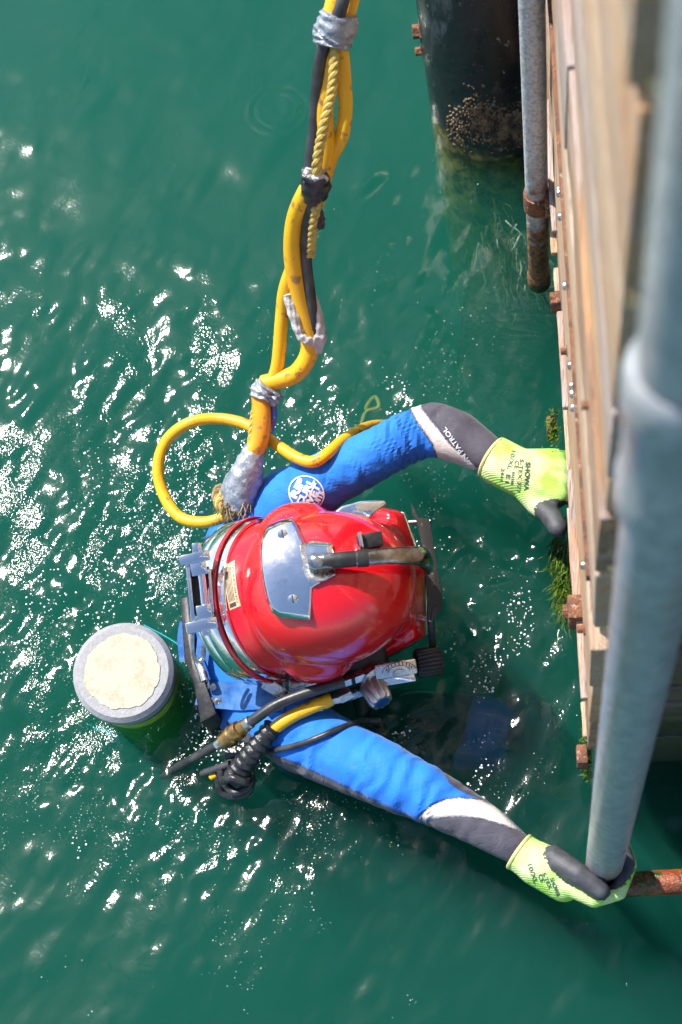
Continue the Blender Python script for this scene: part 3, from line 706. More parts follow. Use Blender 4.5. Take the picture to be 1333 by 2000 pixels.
# right hand: fist round the ladder rail
rb = [((1012, 1662, .10), (1048, 1686, .10), .0325, .034), ((1048, 1686, .10), (1100, 1722, .088), .036, .032), ((1040, 1676, .105), (1085, 1688, .105), .030, .026), ((1060, 1690, .08), (1100, 1725, .07), .032, .030)]
for i, z_ in enumerate((.105, .083, .061, .040)):
    o_ = -2*i
    rb += [((1105, 1726+o_, z_), (1160, 1755+o_, z_), .0175, .0145), ((1160, 1755+o_, z_), (1208, 1742+o_, z_), .0145, .0135), ((1208, 1742+o_, z_), (1229, 1690+o_, z_+.004), .0135, .0125), ((1229, 1690+o_, z_+.004), (1216, 1650+o_, z_+.01), .0125, .011)]
rt = [((1082, 1676, .118), (1128, 1706, .13), .0205, .0185), ((1128, 1706, .13), (1172, 1738, .128), .0185, .0160)]
axp = np.array(LB)
def rcoat(v, a, b):
    rr = np.hypot(v[:, 0]-axp[0], v[:, 1]-axp[1]); inner = (.0465-rr); far = proj_np(v)[:, 0] > 1150
    return np.maximum((b-a)+.001, np.where(far, inner, -.02))
gl2 = make_glove(rb, rt, .003, rcoat, ((1014, 1664, .10), (1038, 1682, .10), .0335), lambda q: np.clip(1-np.hypot((q[:, 0]-1035)/40, (q[:, 1]-1680)/40), 0, .4)*1.4, (-.5, 1))
BG1, BG2 = bvh_of(gl1), bvh_of(gl2)

# ------------------------------------------------------------------ lettering laid on a surface
def text_mesh(s, bold=0.0):
    c = bpy.data.curves.new('t', 'FONT'); c.body = s; c.size = 1.0; c.offset = bold; c.resolution_u = 3; c.align_x = 'LEFT'
    o = bpy.data.objects.new('t', c); COL.objects.link(o); dg = bpy.context.evaluated_depsgraph_get(); dg.update()
    me = bpy.data.meshes.new_from_object(o.evaluated_get(dg)); bpy.data.objects.remove(o); bpy.data.curves.remove(c)
    bm = bmesh.new(); bm.from_mesh(me); bpy.data.meshes.remove(me)
    V = [tuple(x.co) for x in bm.verts]; F = [[y.index for y in f.verts] for f in bm.faces]; bm.free(); return V, F
def lay(V2, F, fn, bvh, off, m, parent, name):
    mb = MB(); vs = []; ok = []
    for p in V2:
        a = fn(p); h = hit(bvh, *a, off); ok.append(h is not None); vs.append(h if h is not None else Vector((0, 0, -9)))
    mb.add(vs, [f for f in F if all(ok[i] for i in f)])
    return mb.build(name, m, parent, smooth=False, recalc=False)
def lay_text(s, p0, p1, height, bvh, m, parent, name='lettering', bold=.02, off=.0008, flip=1):
    V, F = text_mesh(s, bold); xs = [a[0] for a in V]; x0, x1 = min(xs), max(xs)
    ux, uy = p1[0]-p0[0], p1[1]-p0[1]; L = math.hypot(ux, uy); ex, ey = ux/L, uy/L; nx, ny = ey*flip, -ex*flip     # letter-up direction on the photo
    fn = lambda p: (p0[0]+ux*(p[0]-x0)/(x1-x0)+nx*p[1]*height/.7, p0[1]+uy*(p[0]-x0)/(x1-x0)+ny*p[1]*height/.7)
    return lay(V, F, fn, bvh, off, m, parent, name)
for s, a, b, h in (('SHOWA', (1027, 903), (1024, 958), 9), ('S-TEX 377', (1016, 897), (1009, 962), 7), ('CE', (1006, 900), (1005, 915), 8), ('10/XL', (1000, 880), (991, 916), 8), ('EN388', (1001, 922), (998, 946), 5), ('2441', (980, 914), (977, 938), 6), ('E1', (990, 926), (987, 942), 8)):
    lay_text(s, a, b, h, BG1, M['print'], gl1, bold=.03 if s == 'SHOWA' else .012)
for s, a, b, h in (('10/XL', (1031, 1689), (1044, 1726), 8), ('CE', (1051, 1709), (1057, 1724), 8), ('S-TEX', (1059, 1706), (1073, 1737), 7), ('SHOWA', (1074, 1716), (1088, 1752), 8)):
    lay_text(s, a, b, h, BG2, M['print'], gl2, bold=.02)
lay_text('WN PATROL', (926, 908), (871, 834), 9, BB, M['whiteprint'], person, bold=.015, off=.0015, flip=1)
# round chest emblem
EC, ER = (599, 963), 36
def ell_map(p):  # slightly foreshortened circle, tilted
    a = math.radians(35); x, y = p[0]*1.0, p[1]*.92; return (EC[0]+x*math.cos(a)-y*math.sin(a), EC[1]+x*math.sin(a)+y*math.cos(a))
n = 64; V = [(r_*ER*math.cos(2*math.pi*i/n), r_*ER*math.sin(2*math.pi*i/n)) for r_ in (.93, 1.0) for i in range(n)]
lay(V, [(i, (i+1) % n, n+(i+1) % n, n+i) for i in range(n)], ell_map, BB, .0015, M['whiteprint'], person, 'emblem_ring')
for s, yy, hw, hh in (('RIP', -21, 22, 15), ('CURL', -3, 31, 14), ('WET', 13, 28, 13), ('SUITS', 27, 19, 11)):
    V, F = text_mesh(s, .06); xs = [a[0] for a in V]; x0, x1 = min(xs), max(xs)
    W2 = [(-(hw)+2*hw*(a[0]-x0)/(x1-x0), yy+hh/2-a[1]*hh/.7*(1-.0*abs(a[0]))) for a in V]
    def em(p):
        a = math.radians(-62); return (EC[0]+(p[0]*math.cos(a)-p[1]*math.sin(a))*.93, EC[1]+(p[0]*math.sin(a)+p[1]*math.cos(a))*.93)
    lay(W2, F, em, BB, .0015, M['whiteprint'], person, 'emblem_lettering')

# ================================================================== helmet
HC = P(523, 1171, .165); V_ = (EYE-HC).normalized()
_cr = ROT @ Vector((1, 0, 0)); _cu = ROT @ Vector((0, 1, 0))
r_ = (_cr-V_*V_.dot(_cr)).normalized(); u_ = V_.cross(r_)
RHO = math.radians(10); PHI = math.radians(52)
E1 = r_*math.cos(RHO)+u_*math.sin(RHO); E2 = -r_*math.sin(RHO)+u_*math.cos(RHO)
HF = E1*math.cos(PHI)-V_*math.sin(PHI); HU = E1*math.sin(PHI)+V_*math.cos(PHI); HL = E2
def hl(f, l, u): return HC+HF*f+HL*l+HU*u
def hw(px, py, wv):
    """point on the photo's pixel in the plane that lies wv metres above the neck ring's middle, facing the camera"""
    d = raydir(px, py); t = (HC+V_*wv-EYE).dot(V_)/d.dot(V_); return EYE+d*t
helmet = thing('diving_helmet', 'glossy red diving helmet with chrome fittings on the diver', 'helmet', HC)
sh = MB()
sh.ell(hl(-.001, 0, .128), (HF*.147, HL*.131, HU*.155), 48, 28)
sh.lathe(hl(0, 0, 0), HU, [(0, .002), (.134, .002), (.1345, .018), (.127, .045), (.11, .06), (0, .062)], 48)
for s in (-1, 1):
    sh.ell(hl(.000, s*.104, .088), (HF*.070, HL*.052, HU*.066), 28, 16)
    sh.ell(hl(.098, s*.056, .175), (HF*.060, HL*.046, HU*.045), 24, 14)
sh.ell(hl(.085, 0, .115), (HF*.08, HL*.105, HU*.09), 28, 16)
fr_ = [hl(.172, a, b) for a, b in ((-.128, .045), (-.140, .12), (-.112, .200), (0, .222), (.112, .200), (.140, .12), (.128, .045), (0, .03))]
sh.prism(fr_, HF*-.045)
shell = sh.build('shell', M['red'], helmet); remesh(shell, .0045, 26)
BS = bvh_of(shell)
def shl(px, py, off=0.0):
    h = hit(BS, px, py, off); return h if h is not None else hw(px, py, .1)
# front port
mb = MB(); rim = [hl(.171, a, b) for a, b in ((-.124, .045), (-.136, .085), (-.136, .13), (-.110, .197), (0, .218), (.110, .197), (.136, .13), (.136, .085), (.124, .045), (0, .03))]
mb.prism(rim, HF*.012); mb.build('port_retainer', M['chrome'], helmet, bevel=.003)
mb = MB(); mb.prism([hl(.183, .80*(p-HC).dot(HL), .11+.80*((p-HC).dot(HU)-.11)) for p in rim], HF*.003); mb.build('faceplate', M['glass'], helmet)
# neck: screw band, red rim, chrome clamp band
mb = MB(); mb.lathe(HC, HU, [(.1345, .020), (.1395, .020), (.1405, .017), (.1405, .007), (.138, .005)], 96); nb = mb.build('screw_band', M['chrome'], helmet)
for i in range(18):
    a = 2*math.pi*i/18+.1; d = HF*math.cos(a)+HL*math.sin(a); s_ = MB(); s_.lathe(HC+HU*.012+d*.1402, d, [(.0032, 0), (.0030, .0012), (0, .0014)], 10); s_.build('screw', M['wchrome'], nb)
mb = MB(); mb.lathe(HC, HU, [(.135, .005), (.1445, .005), (.146, .002), (.146, -.001), (.145, -.003), (.137, -.003)], 96); mb.build('red_rim', M['red'], helmet)
mb = MB(); mb.lathe(HC, HU, [(.137, -.003), (.1435, -.004), (.1450, -.010), (.1450, -.024), (.1442, -.026), (.1450, -.028), (.144, -.042), (.141, -.048), (.11, -.05)], 96); mb.build('neck_clamp', M['chrome'], helmet)
# rear weight: three facets
def weight(poly, lift, inset, name, parent, m):
    c = Vector((sum(p[0] for p in poly)/len(poly), sum(p[1] for p in poly)/len(poly))); n = len(poly)
    base = [shl(*p, -.004) for p in poly]; mid = [shl(*p)+V_*lift*.55 for p in poly]
    shw = lambda p: (shl(*p)-HC).dot(V_)
    wc = max(shw(p) for p in [(c.x+(p[0]-c.x)*k, c.y+(p[1]-c.y)*k) for p in poly for k in (0, .3, .6)])
    ht = lambda p: max(wc+.30*(shw(p)-wc)+lift*.35, shw(p)+lift*.4)
    top = []; q2 = []
    for p in poly:
        q_ = (c.x+(p[0]-c.x)*inset, c.y+(p[1]-c.y)*inset); top.append(hw(q_[0], q_[1], ht(q_)))
    mid = [hw(p[0], p[1], shw(p)+.62*(ht(p)-shw(p))) for p in poly]
    for p in poly:
        q_ = (c.x+(p[0]-c.x)*.5, c.y+(p[1]-c.y)*.5); q2.append(hw(q_[0], q_[1], ht(q_)))
    q2.append(hw(c.x, c.y, ht(c)))
    mb = MB(); F = []
    for i in range(n):
        j = (i+1) % n; F += [(i, j, n+j, n+i), (n+i, n+j, 2*n+j, 2*n+i), (2*n+i, 2*n+j, 3*n+j, 3*n+i), (3*n+i, 3*n+j, 4*n)]
    return mb.add(base+mid+top+q2, F).build(name, m, parent, bevel=.0016, seg=2, angle=40)
wgt = weight([(572, 1009), (546, 1016), (521, 1028), (508, 1050), (506, 1078), (508, 1108), (513, 1142), (521, 1175), (530, 1196), (545, 1205), (607, 1212), (610, 1148), (640, 1130), (653, 1124), (650, 1062), (596, 1060)], .013, .90, 'rear_weight', helmet, M['chrome'])
BW = bvh_of(wgt)
def wh(px, py, off=0): 
    h = hit([BW, BS], px, py, off); return h
mb = MB(); bp = [(586, 1062), (610, 1056), (648, 1060), (652, 1082), (656, 1124), (632, 1136), (606, 1140), (592, 1120)]
bt = [wh(*p, -.006) for p in bp]; tp = [wh(*p)+V_*.009 for p in bp]; nn = len(bp)
mb.add(bt+tp, [tuple(range(nn, 2*nn))]+[(i, (i+1) % nn, nn+(i+1) % nn, nn+i) for i in range(nn)]); mb.build('handle_base', M['wchrome'], helmet, bevel=.003)
for (px, py) in ((552, 1043), (572, 1171)):
    c = wh(px, py, -.001); s_ = MB(); s_.lathe(c, V_, [(.0085, 0), (.0080, .003), (.004, .0045), (0, .005)], 20); sc_ = s_.build('screw', M['chrome'], helmet)
    s_ = MB(); s_.box(c+V_*.0047, (E1, E2, V_), (.0010, .006, .0006)); s_.build('slot', M['ink'], sc_)
# handle
wtop = (wh(622, 1098)-HC).dot(V_)
hp_ = [hw(604, 1100, wtop+.014), hw(622, 1098, wtop+.018), hw(660, 1094, wtop+.024), hw(710, 1090, wtop+.022), hw(760, 1086, wtop+.012), hw(800, 1085, wtop-.006), hw(822, 1087, wtop-.030), hw(832, 1095, wtop-.065), hw(836, 1105, wtop-.10)]
mb = MB(); mb.tube(spl(hp_, 6), [.011, .015, .014, .012, .0115, .0125, .013, .014, .015, .0165, .0175, .017, .016], 20, flat=(V_, .6)); hd = mb.build('handle', M['darkchrome'], helmet)
mb = MB(); mb.tube([hw(698, 1091, wtop+.0225), hw(708, 1090.3, wtop+.022), hw(719, 1089.5, wtop+.021)], .0142, 20, flat=(V_, .66)); mb.build('rubber_band', M['blackpl'], hd)
mb = MB(); mb.tube([hw(628, 1097.5, wtop+.020), hw(668, 1093.5, wtop+.025), hw(695, 1091, wtop+.0235)], [.0115, .013, .013], 16, flat=(V_, .72)); mb.build('rubber_sleeve', M['blackpl'], hd)
s_ = MB(); s_.lathe(hw(621, 1098, wtop+.0245), V_, [(.0085, 0), (.008, .004), (.003, .005), (0, .005)], 20); s_.build('pivot_bolt', M['steel'], hd)
# black block beside the handle
mb = MB(); c = shl(722, 1056); mb.box(c+V_*.004, (E1, E2, V_), (.021, .012, .012)); bb = mb.build('handle_stop', M['blackpl'], helmet, bevel=.003)
mb = MB(); mb.box(shl(704, 1057)+V_*.006, (E1, E2, V_), (.003, .014, .012)); mb.build('stop_edge', M['chrome'], bb, bevel=.001)
# side guard in chrome (far side)
gp = [(648, 1004), (668, 988), (705, 978), (752, 976), (757, 985), (735, 1000), (715, 1022), (690, 1012)]
mb = MB(); mb.prism([hw(x, y, .085) for x, y in gp], V_*-.03); mb.build('side_guard', M['chrome'], helmet, bevel=.006, seg=3)
# visor bracket in front of the port
vp = [(804, 980), (811, 996), (820, 1011), (838, 1013), (841, 1020), (853, 1100), (865, 1168), (862, 1176), (846, 1184), (838, 1214), (834, 1212), (836, 1178), (830, 1100), (818, 1030), (812, 1014), (806, 1004)]
mb = MB(); mb.prism([hw(x, y, .045) for x, y in vp], V_*-.006); vb = mb.build('visor_bracket', M['wblack'], helmet, bevel=.0012)
mb = MB(); mb.prism([hw(x, y, .040) for x, y in ((844, 1176), (865, 1168), (864, 1188), (850, 1208), (840, 1214))], V_*-.02); mb.build('bracket_foot', M['blackpl'], vb, bevel=.002)
for (a, b) in (((800, 1020), (842, 1018)), ((815, 1205), (845, 1212))):
    mb = MB(); mb.tube([hw(*a, .02), hw(*b, .037)], .004, 12); mb.build('pin', M['steel'], vb)
mb = MB(); mb.tube(spl([hw(842, 1210, .03), hw(844, 1240, .01), hw(846, 1270, -.03)], 5), .0065, 12); mb.build('visor_stem', M['blackpl'], vb)
# warning sticker
sx = [(439, 1106), (459, 1094), (471, 1183), (450, 1192)]
def quad(u, v_): 
    a = [sx[0][k]+(sx[1][k]-sx[0][k])*u for k in (0, 1)]; b = [sx[3][k]+(sx[2][k]-sx[3][k])*u for k in (0, 1)]; bow = -4*v_*(1-v_)*3
    return (a[0]+(b[0]-a[0])*v_+bow, a[1]+(b[1]-a[1])*v_)
def patch(u0, u1, v0, v1, nu, nv, off, m, parent, name):
    V = [(u0+(u1-u0)*i/nu, v0+(v1-v0)*j/nv) for j in range(nv+1) for i in range(nu+1)]; F = [(j*(nu+1)+i, j*(nu+1)+i+1, (j+1)*(nu+1)+i+1, (j+1)*(nu+1)+i) for j in range(nv) for i in range(nu)]
    return lay(V, F, lambda p: quad(*p), BS, off, m, parent, name)
stk = patch(0, 1, 0, 1, 4, 14, .0006, M['sticker'], helmet, 'warning_sticker')
for i in range(5): patch(.10+.12*i, .10+.12*i+.055, .05+.01*i, .84, 1, 12, .0010, M['ink'], stk, 'printed_line')
patch(.08, .66, .87, .96, 2, 3, .0010, M['ink'], stk, 'printed_block')
V, F = text_mesh('WARNING', .01); xs = [a[0] for a in V]; lay([(.74+a[1]/.7*.17, .08+.84*(a[0]-min(xs))/(max(xs)-min(xs))) for a in V], F, lambda p: quad(*p), BS, .0010, M['ink'], stk, 'printed_word')
# rear latch
LW = .125
def lbx(px, py, wv, hx, hy, hz, ang=0, m='chrome', nm='latch_block', bev=.0025, par=None):
    a = math.radians(ang); ex = r_*math.cos(a)+u_*math.sin(a); ey = -r_*math.sin(a)+u_*math.cos(a)
    b = MB(); b.box(hw(px, py, wv), (ex, ey, V_), (hx, hy, hz)); return b.build(nm, M[m], par or latch, bevel=bev)
mb = MB(); mb.tube([hw(388, 1078, LW), hw(396, 1140, LW), hw(404, 1222, LW)], .0065, 18); latch = mb.build('latch_bolt', M['chrome'], helmet)
lbx(381, 1090, LW+.002, .025, .0085, .014, 12); lbx(389, 1110, LW+.001, .013, .012, .011, 12); lbx(400, 1195, LW+.001, .013, .012, .011, 10); lbx(395, 1221, LW+.002, .026, .0095, .014, 12)
lbx(373, 1158, LW-.012, .004, .058, .012, 6, nm='latch_frame'); lbx(413, 1153, LW-.016, .003, .036, .010, 5, nm='latch_frame'); lbx(393, 1155, LW-.024, .017, .040, .004, 5, m='blackpl', nm='latch_gap_shade')  # black plate added as the shaded gap under the bolt
lbx(385, 1072, LW, .0075, .010, .0075, 6, nm='bolt_head'); lbx(403, 1234, LW, .0075, .006, .0075, 10, nm='bolt_head')
# side block with valves
SW = -.005
def dirv(a): a = math.radians(a); return r_*math.cos(a)+u_*math.sin(a)
ex, ey = dirv(9), dirv(99)
mb = MB(); mb.box(hw(772, 1306, SW), (ex, ey, V_), (.037, .0135, .018)); blk = mb.build('side_block', M['wchrome'], helmet, bevel=.004)
for rr_ in (.010, .020, .030):
    mb = MB(); pts = [hw(780, 1314, SW+.0183)+ex*rr_*math.cos(a)+ey*rr_*.62*math.sin(a) for a in np.linspace(.2, 2.9, 20)]; mb.tube(pts, .0006, 6); mb.build('engraved_arc', M['ink'], blk)
for i in range(9):
    a = .4+i*.27; mb = MB(); mb.box(hw(780, 1314, SW+.0183)+ex*.025*math.cos(a)+ey*.0155*math.sin(a), (ex, ey, V_), (.0009, .002, .0004)); mb.build('engraved_mark', M['ink'], blk)
mb = MB(); mb.box(hw(775, 1327, SW-.012), (ex, ey, V_), (.033, .008, .006)); mb.build('block_flange', M['chrome'], blk, bevel=.002)
def knob(c, axis, r, L, nf, depth, m, par, nm, taper=1.0):
    mb = MB(); n = nf*6; prof = [(.85, 0), (1, .08), (1*taper, .85), (.86*taper, 1), (0, 1)]; axis = axis.normalized(); u = axis.orthogonal().normalized(); w_ = axis.cross(u); V = []; F = []
    for (k, h) in prof:
        for j in range(n):
            a = 2*math.pi*j/n; rr = r*k*(1-depth*(.5-.5*math.cos(a*nf))**2*(1 if k > .5 else 0)); V.append(c+axis*h*L+(u*math.cos(a)+w_*math.sin(a))*max(rr, 1e-5))
    for i in range(len(prof)-1):
        for j in range(n): F.append((i*n+j, i*n+(j+1) % n, (i+1)*n+(j+1) % n, (i+1)*n+j))
    F.append(tuple(range(n-1, -1, -1)))
    return mb.add(V, F).build(nm, M[m], par, angle=50)
knob(hw(813, 1297, SW-.008), ex*1.0+V_*-.1, .0265, .045, 20, .10, 'blackpl', helmet, 'free_flow_knob')
kax = (-ey*.75+V_*.5+ex*.32)
k2 = knob(hw(722, 1333, SW-.004), kax, .0225, .046, 9, .2, 'brushed', helmet, 'emergency_valve_knob')
mb = MB(); mb.lathe(hw(722, 1333, SW-.004)+kax.normalized()*.046, kax, [(.012, 0), (.012, .0012), (0, .0014)], 20); mb.build('cap', M['bluepl'], k2)
mb = MB(); mb.tube([hw(738, 1306, SW), hw(722, 1318, SW), hw(714, 1335, SW-.005)], [.014, .017, .015], 6); mb.build('valve_body', M['wchrome'], helmet, angle=20)
mb = MB(); mb.tube([hw(712, 1318, SW), hw(672, 1332, SW+.002)], [.012, .0105], 6); mb.build('hose_fitting', M['wchrome'], helmet, angle=20)
mb = MB(); mb.lathe(hw(690, 1326, SW+.001), -ex, [(.0135, -.003), (.0135, .003)], 20); mb.build('fitting_ring', M['wblack'], helmet)
mb = MB(); mb.tube([hw(722, 1345, SW-.02), hw(670, 1362, SW-.016)], [.010, .0115], 6); mb.build('hose_fitting', M['wchrome'], helmet, angle=20)
# under-helmet jewellery: chin clamp and mic post
mb = MB(); mb.box(hw(535, 1344, .02), (dirv(-32), dirv(58), V_), (.020, .011, .006)); mb.build('chin_catch', M['wchrome'], helmet, bevel=.003)
mb = MB(); mb.tube([hw(560, 1338, .0), hw(625, 1325, -.03)], [.018, .022], 18); mb.build('mount_post', M['wchrome'], helmet)
mb = MB(); mb.box(hw(690, 1290, -.06), (ex, ey, V_), (.06, .03, .05)); mb.build('regulator_body', M['blackpl'], helmet, bevel=.012, seg=3)
mb = MB(); mb.tube(spl([hw(700, 1350, -.05), hw(715, 1400, -.09), hw(735, 1420, -.13)], 5), .014, 12); mb.build('whisker', M['blackpl'], helmet)

# ================================================================== harness
har = thing('harness', 'blue webbing harness with riveted strap and black backplate on the diver', 'harness', P(400, 1300, 0))
def strap(pts, wid, z, nm, par, m='web', th=.004):
    top = []; bot = []; path = spl([Vector((p[0], p[1], 0)) for p in pts], 6)
    mb = MB(); V = []
    for i, p in enumerate(path):
        t = (path[min(i+1, len(path)-1)]-path[max(i-1, 0)]).normalized(); n_ = Vector((-t.y, t.x, 0)); L = []
        for s in (-1, -.5, 0, .5, 1):
            qx, qy = p.x+n_.x*wid*s, p.y+n_.y*wid*s; h = hit(BB, qx, qy, .006); zz = z
            hh = P(qx, qy, z)
            if h is not None and h.z > z: hh = h
            L.append(hh)
        V.append(L)
    verts = []; F = []; w5 = 5
    for L in V: verts += L
    for L in V: verts += [a-(EYE-a).normalized()*th for a in L]
    n = len(V); o = n*w5
    for i in range(n-1):
        for j in range(w5-1):
            F.append((i*w5+j, i*w5+j+1, (i+1)*w5+j+1, (i+1)*w5+j)); F.append((o+i*w5+j, o+(i+1)*w5+j, o+(i+1)*w5+j+1, o+i*w5+j+1))
        F.append((i*w5, (i+1)*w5, o+(i+1)*w5, o+i*w5)); F.append((i*w5+4, o+i*w5+4, o+(i+1)*w5+4, (i+1)*w5+4))
    for i in (0, n-1): F.append((i*w5, i*w5+4, o+i*w5+4, o+i*w5))
    return mb.add(verts, F).build(nm, M[m], par, angle=60)
s1 = strap([(386, 1350), (420, 1356), (470, 1360), (520, 1360), (560, 1366)], 27, .07, 'shoulder_strap', har)
BST = bvh_of(s1)
for (px, py) in ((403, 1341), (417, 1342), (412, 1369), (426, 1370)):
    c = hit([BST, BB], px, py, 0) or P(px, py, .08); b = MB(); b.lathe(c, V_, [(.0068, -.001), (.0066, .0018), (.0035, .0026), (.003, .0016), (0, .0016)], 18); b.build('rivet', M['steel'], s1)
strap([(366, 1215), (362, 1250), (366, 1292)], 15, .07, 'back_pad', har)
strap([(398, 1225), (398, 1260), (393, 1300)], 13, .095, 'webbing_loop', har)
mb = MB(); ring = spl([hw(377, 1236, .06), hw(376, 1262, .055), hw(380, 1284, .05), hw(390, 1292, .05), hw(398, 1282, .05), hw(397, 1262, .055)], 6); mb.tube(ring, .0042, 12); mb.build('d_ring', M['steel'], har)
mb = MB(); bp_ = [P(352, 1168, .075), P(368, 1162, .08), P(380, 1290, .085), P(396, 1320, .085), P(424, 1395, .075), P(392, 1412, .07), P(376, 1330, .075), P(360, 1290, .075)]
mb.prism(bp_, (0.0, 0, -.42)); mb.build('backplate', M['blackpl'], har, bevel=.004)
mb = MB(); mb.tube(spl([P(388, 1290, .10), P(396, 1310, .10), P(402, 1330, .098)], 4), .009, 12); mb.build('buckle', M['wchrome'], har)

# ================================================================== gas cylinder
tc = P(240, 1312, .10); tax = ((EYE-tc).normalized()*.32+Vector((0, 0, .68))).normalized()
tank = thing('gas_cylinder', 'upturned green gas cylinder with grey boot and flaking cream base', 'cylinder', tc-tax*.5)
R_ = .084
mb = MB(); mb.lathe(tc, tax, [(.02, -.62), (.05, -.60), (R_, -.54), (R_, -.03), (R_*.99, -.02)], 64); mb.build('tank_body', M['tank'], tank)
mb = MB(); mb.lathe(tc, tax, [(R_+.001, -.040), (R_+.005, -.038), (R_+.007, -.018), (R_+.006, -.006), (R_-.002, .002), (R_-.014, .002), (R_-.026, .001), (R_-.03, -.012)], 64); mb.build('boot', M['boot'], tank)
mb = MB(); ux_ = tax.orthogonal().normalized(); wx_ = tax.cross(ux_); n = 120; V = [tc+tax*.0035]
for k in (.33, .66, .999, 1.0):
    for i in range(n):
        a = 2*math.pi*i/n; rr = (R_-.0165)*k+(.0011*math.sin(a*7+1)+.0009*math.sin(a*17)+random.uniform(-.0009, .0009)+.0012*math.sin(a*3) if k > .9 else 0)
        V.append(tc+tax*(.0034 if k < 1 else -.001)+(ux_*math.cos(a)+wx_*math.sin(a))*rr)
F = [(0, 1+i, 1+(i+1) % n) for i in range(n)]
for k in range(3): F += [(1+k*n+i, 1+(k+1)*n+i, 1+(k+1)*n+(i+1) % n, 1+k*n+(i+1) % n) for i in range(n)]
mb.add(V, F).build('painted_base', M['cream'], tank, angle=30)
mb = MB(); mb.lathe(tc, tax, [(R_+.0012, -.056), (R_+.0022, -.056), (R_+.0022, -.050), (R_+.0012, -.050)], 64, close=True); mb.build('black_band', M['blackpl'], tank)
tw = MB(); tw.tube(spl([tc+tax*-.04+Vector((.02, .097, 0)), tc+tax*-.05+Vector((.075, .07, 0)), tc+tax*-.06+Vector((.12, .04, 0)), P(362, 1275, .05)], 6), .0014, 6)
tag(tw.build('twine', M['teal']), 'thin teal twine tied from the cylinder to the harness', 'twine')
tw = MB(); tw.tube(spl([P(x, y, -.06-.012*(k % 2)) for k, (x, y) in enumerate([(168, 1412), (190, 1424), (212, 1430), (232, 1446), (214, 1452)])], 6), [.001, .002, .0028, .002, .001], 6)
tag(tw.build('twine', M['teal']), 'frayed teal twine floating just under the cylinder', 'twine')

# ================================================================== umbilical
umb = thing('umbilical', 'taped bundle of yellow and black hoses coming down to the diver', 'hose', P(470, 975, .1))
def hose(pts, dia, m, par, nm='hose', n=14, k=7):
    p = spl(PP(pts), k); mb = MB(); mb.tube(p, [dia/2]*len(p), n); return mb.build(nm, M[m], par)
def twisted(pts, dia, m, par, nm='rope', pitch=.012):
    p = spl(PP(pts), 14); mb = MB(); acc = 0; T = None
    for s in range(3):
        q_ = []; acc = 0
        for i in range(len(p)):
            t = (p[min(i+1, len(p)-1)]-p[max(i-1, 0)]).normalized(); a_ = t.cross(Vector((.3, .2, 1))).normalized(); b_ = t.cross(a_)
            if i: acc += (p[i]-p[i-1]).length
            an = acc/pitch*2*math.pi/3+s*2*math.pi/3; q_.append(p[i]+(a_*math.cos(an)+b_*math.sin(an))*dia*.24)
        mb.tube(q_, dia*.29, 8)
    return mb.build(nm, M[m], par)
hose([(668, -40, 0.800), (650, 30, 0.770), (640, 80, 0.740), (640, 140, 0.700), (632, 210, 0.660), (636, 290, 0.610), (626, 345, 0.575), (600, 375, 0.551), (578, 430, 0.494), (573, 500, 0.431), (585, 575, 0.370), (602, 640, 0.319), (604, 690, 0.283), (580, 728, 0.259), (545, 742, 0.246), (515, 750, 0.237)], .0325, 'yellow', umb, 'yellow_hose')
hose([(700, -40, 0.800), (682, 20, 0.770), (668, 80, 0.735), (672, 150, 0.690), (675, 210, 0.650), (668, 265, 0.620), (646, 310, 0.590), (634, 350, 0.560), (622, 390, 0.527), (600, 450, 0.469), (572, 520, 0.402), (556, 570, 0.363), (550, 630, 0.318), (541, 720, 0.259), (520, 760, 0.236)], .0235, 'yellow', umb, 'yellow_hose')
hose([(682, -40, 0.820), (665, 20, 0.790), (648, 60, 0.760), (628, 110, 0.730), (620, 170, 0.690), (616, 240, 0.645), (607, 320, 0.600), (610, 380, 0.550), (600, 450, 0.483), (598, 510, 0.423), (606, 580, 0.368), (612, 650, 0.313), (606, 700, 0.273)], .021, 'hoseblk', umb, 'black_hose')
twisted([(655, 60, 0.755), (654, 120, 0.730), (648, 180, 0.700), (632, 250, 0.665), (620, 320, 0.620), (622, 380, 0.559), (612, 440, 0.500), (606, 500, 0.435)], .017, 'ropey', umb)
hose([(509, 768, 0.228), (512, 810, 0.210), (509, 850, 0.193), (494, 890, 0.175), (478, 930, 0.146)], .034, 'orange', umb, 'orange_hose')
twisted([(505, 770, 0.220), (496, 810, 0.198), (490, 860, 0.174), (480, 910, 0.155)], .013, 'ropey', umb)
hose([(524, 765, 0.232), (534, 790, 0.217), (536, 815, 0.203), (528, 845, 0.184)], .011, 'wire', umb, 'wire_bundle')
hose([(527, 770, 0.224), (530, 800, 0.208), (522, 860, 0.182), (505, 910, 0.155)], .010, 'rope', umb, 'cord')
hose([(600, 690, 0.287), (585, 720, 0.267), (560, 735, 0.254)], .010, 'tape', umb, 'cord')
def wrap(pts, rads, m, nm, seed=0, bumpy=.12, n=28, k=9):
    r = random.Random(seed); p = spl(PP(pts), k); mb = MB(); mb.tube(p, list(np.interp(np.linspace(0, 1, len(p)), np.linspace(0, 1, len(rads)), rads)), n)
    ph = [r.uniform(0, 6) for _ in range(4)]
    for i, vv in enumerate(mb.v):
        ring, j = divmod(i, n); c = p[min(ring, len(p)-1)]; a = 2*math.pi*j/n
        f = 1+bumpy*(.5*math.sin(3*a+ph[0]+ring*.25)+.4*math.sin(ring*1.1+ph[1]+a)+.3*math.sin(7*a+ph[2]-ring*.6)+r.uniform(-.25, .25)); mb.v[i] = c+(vv-c)*f
    return mb.build(nm, M[m], umb, angle=60)
wrap([(663, 25, 0.775), (658, 50, 0.760), (652, 72, 0.745), (648, 92, 0.735)], [.028, .031, .031, .027], 'tape', 'tape_wrap', 1, .13)
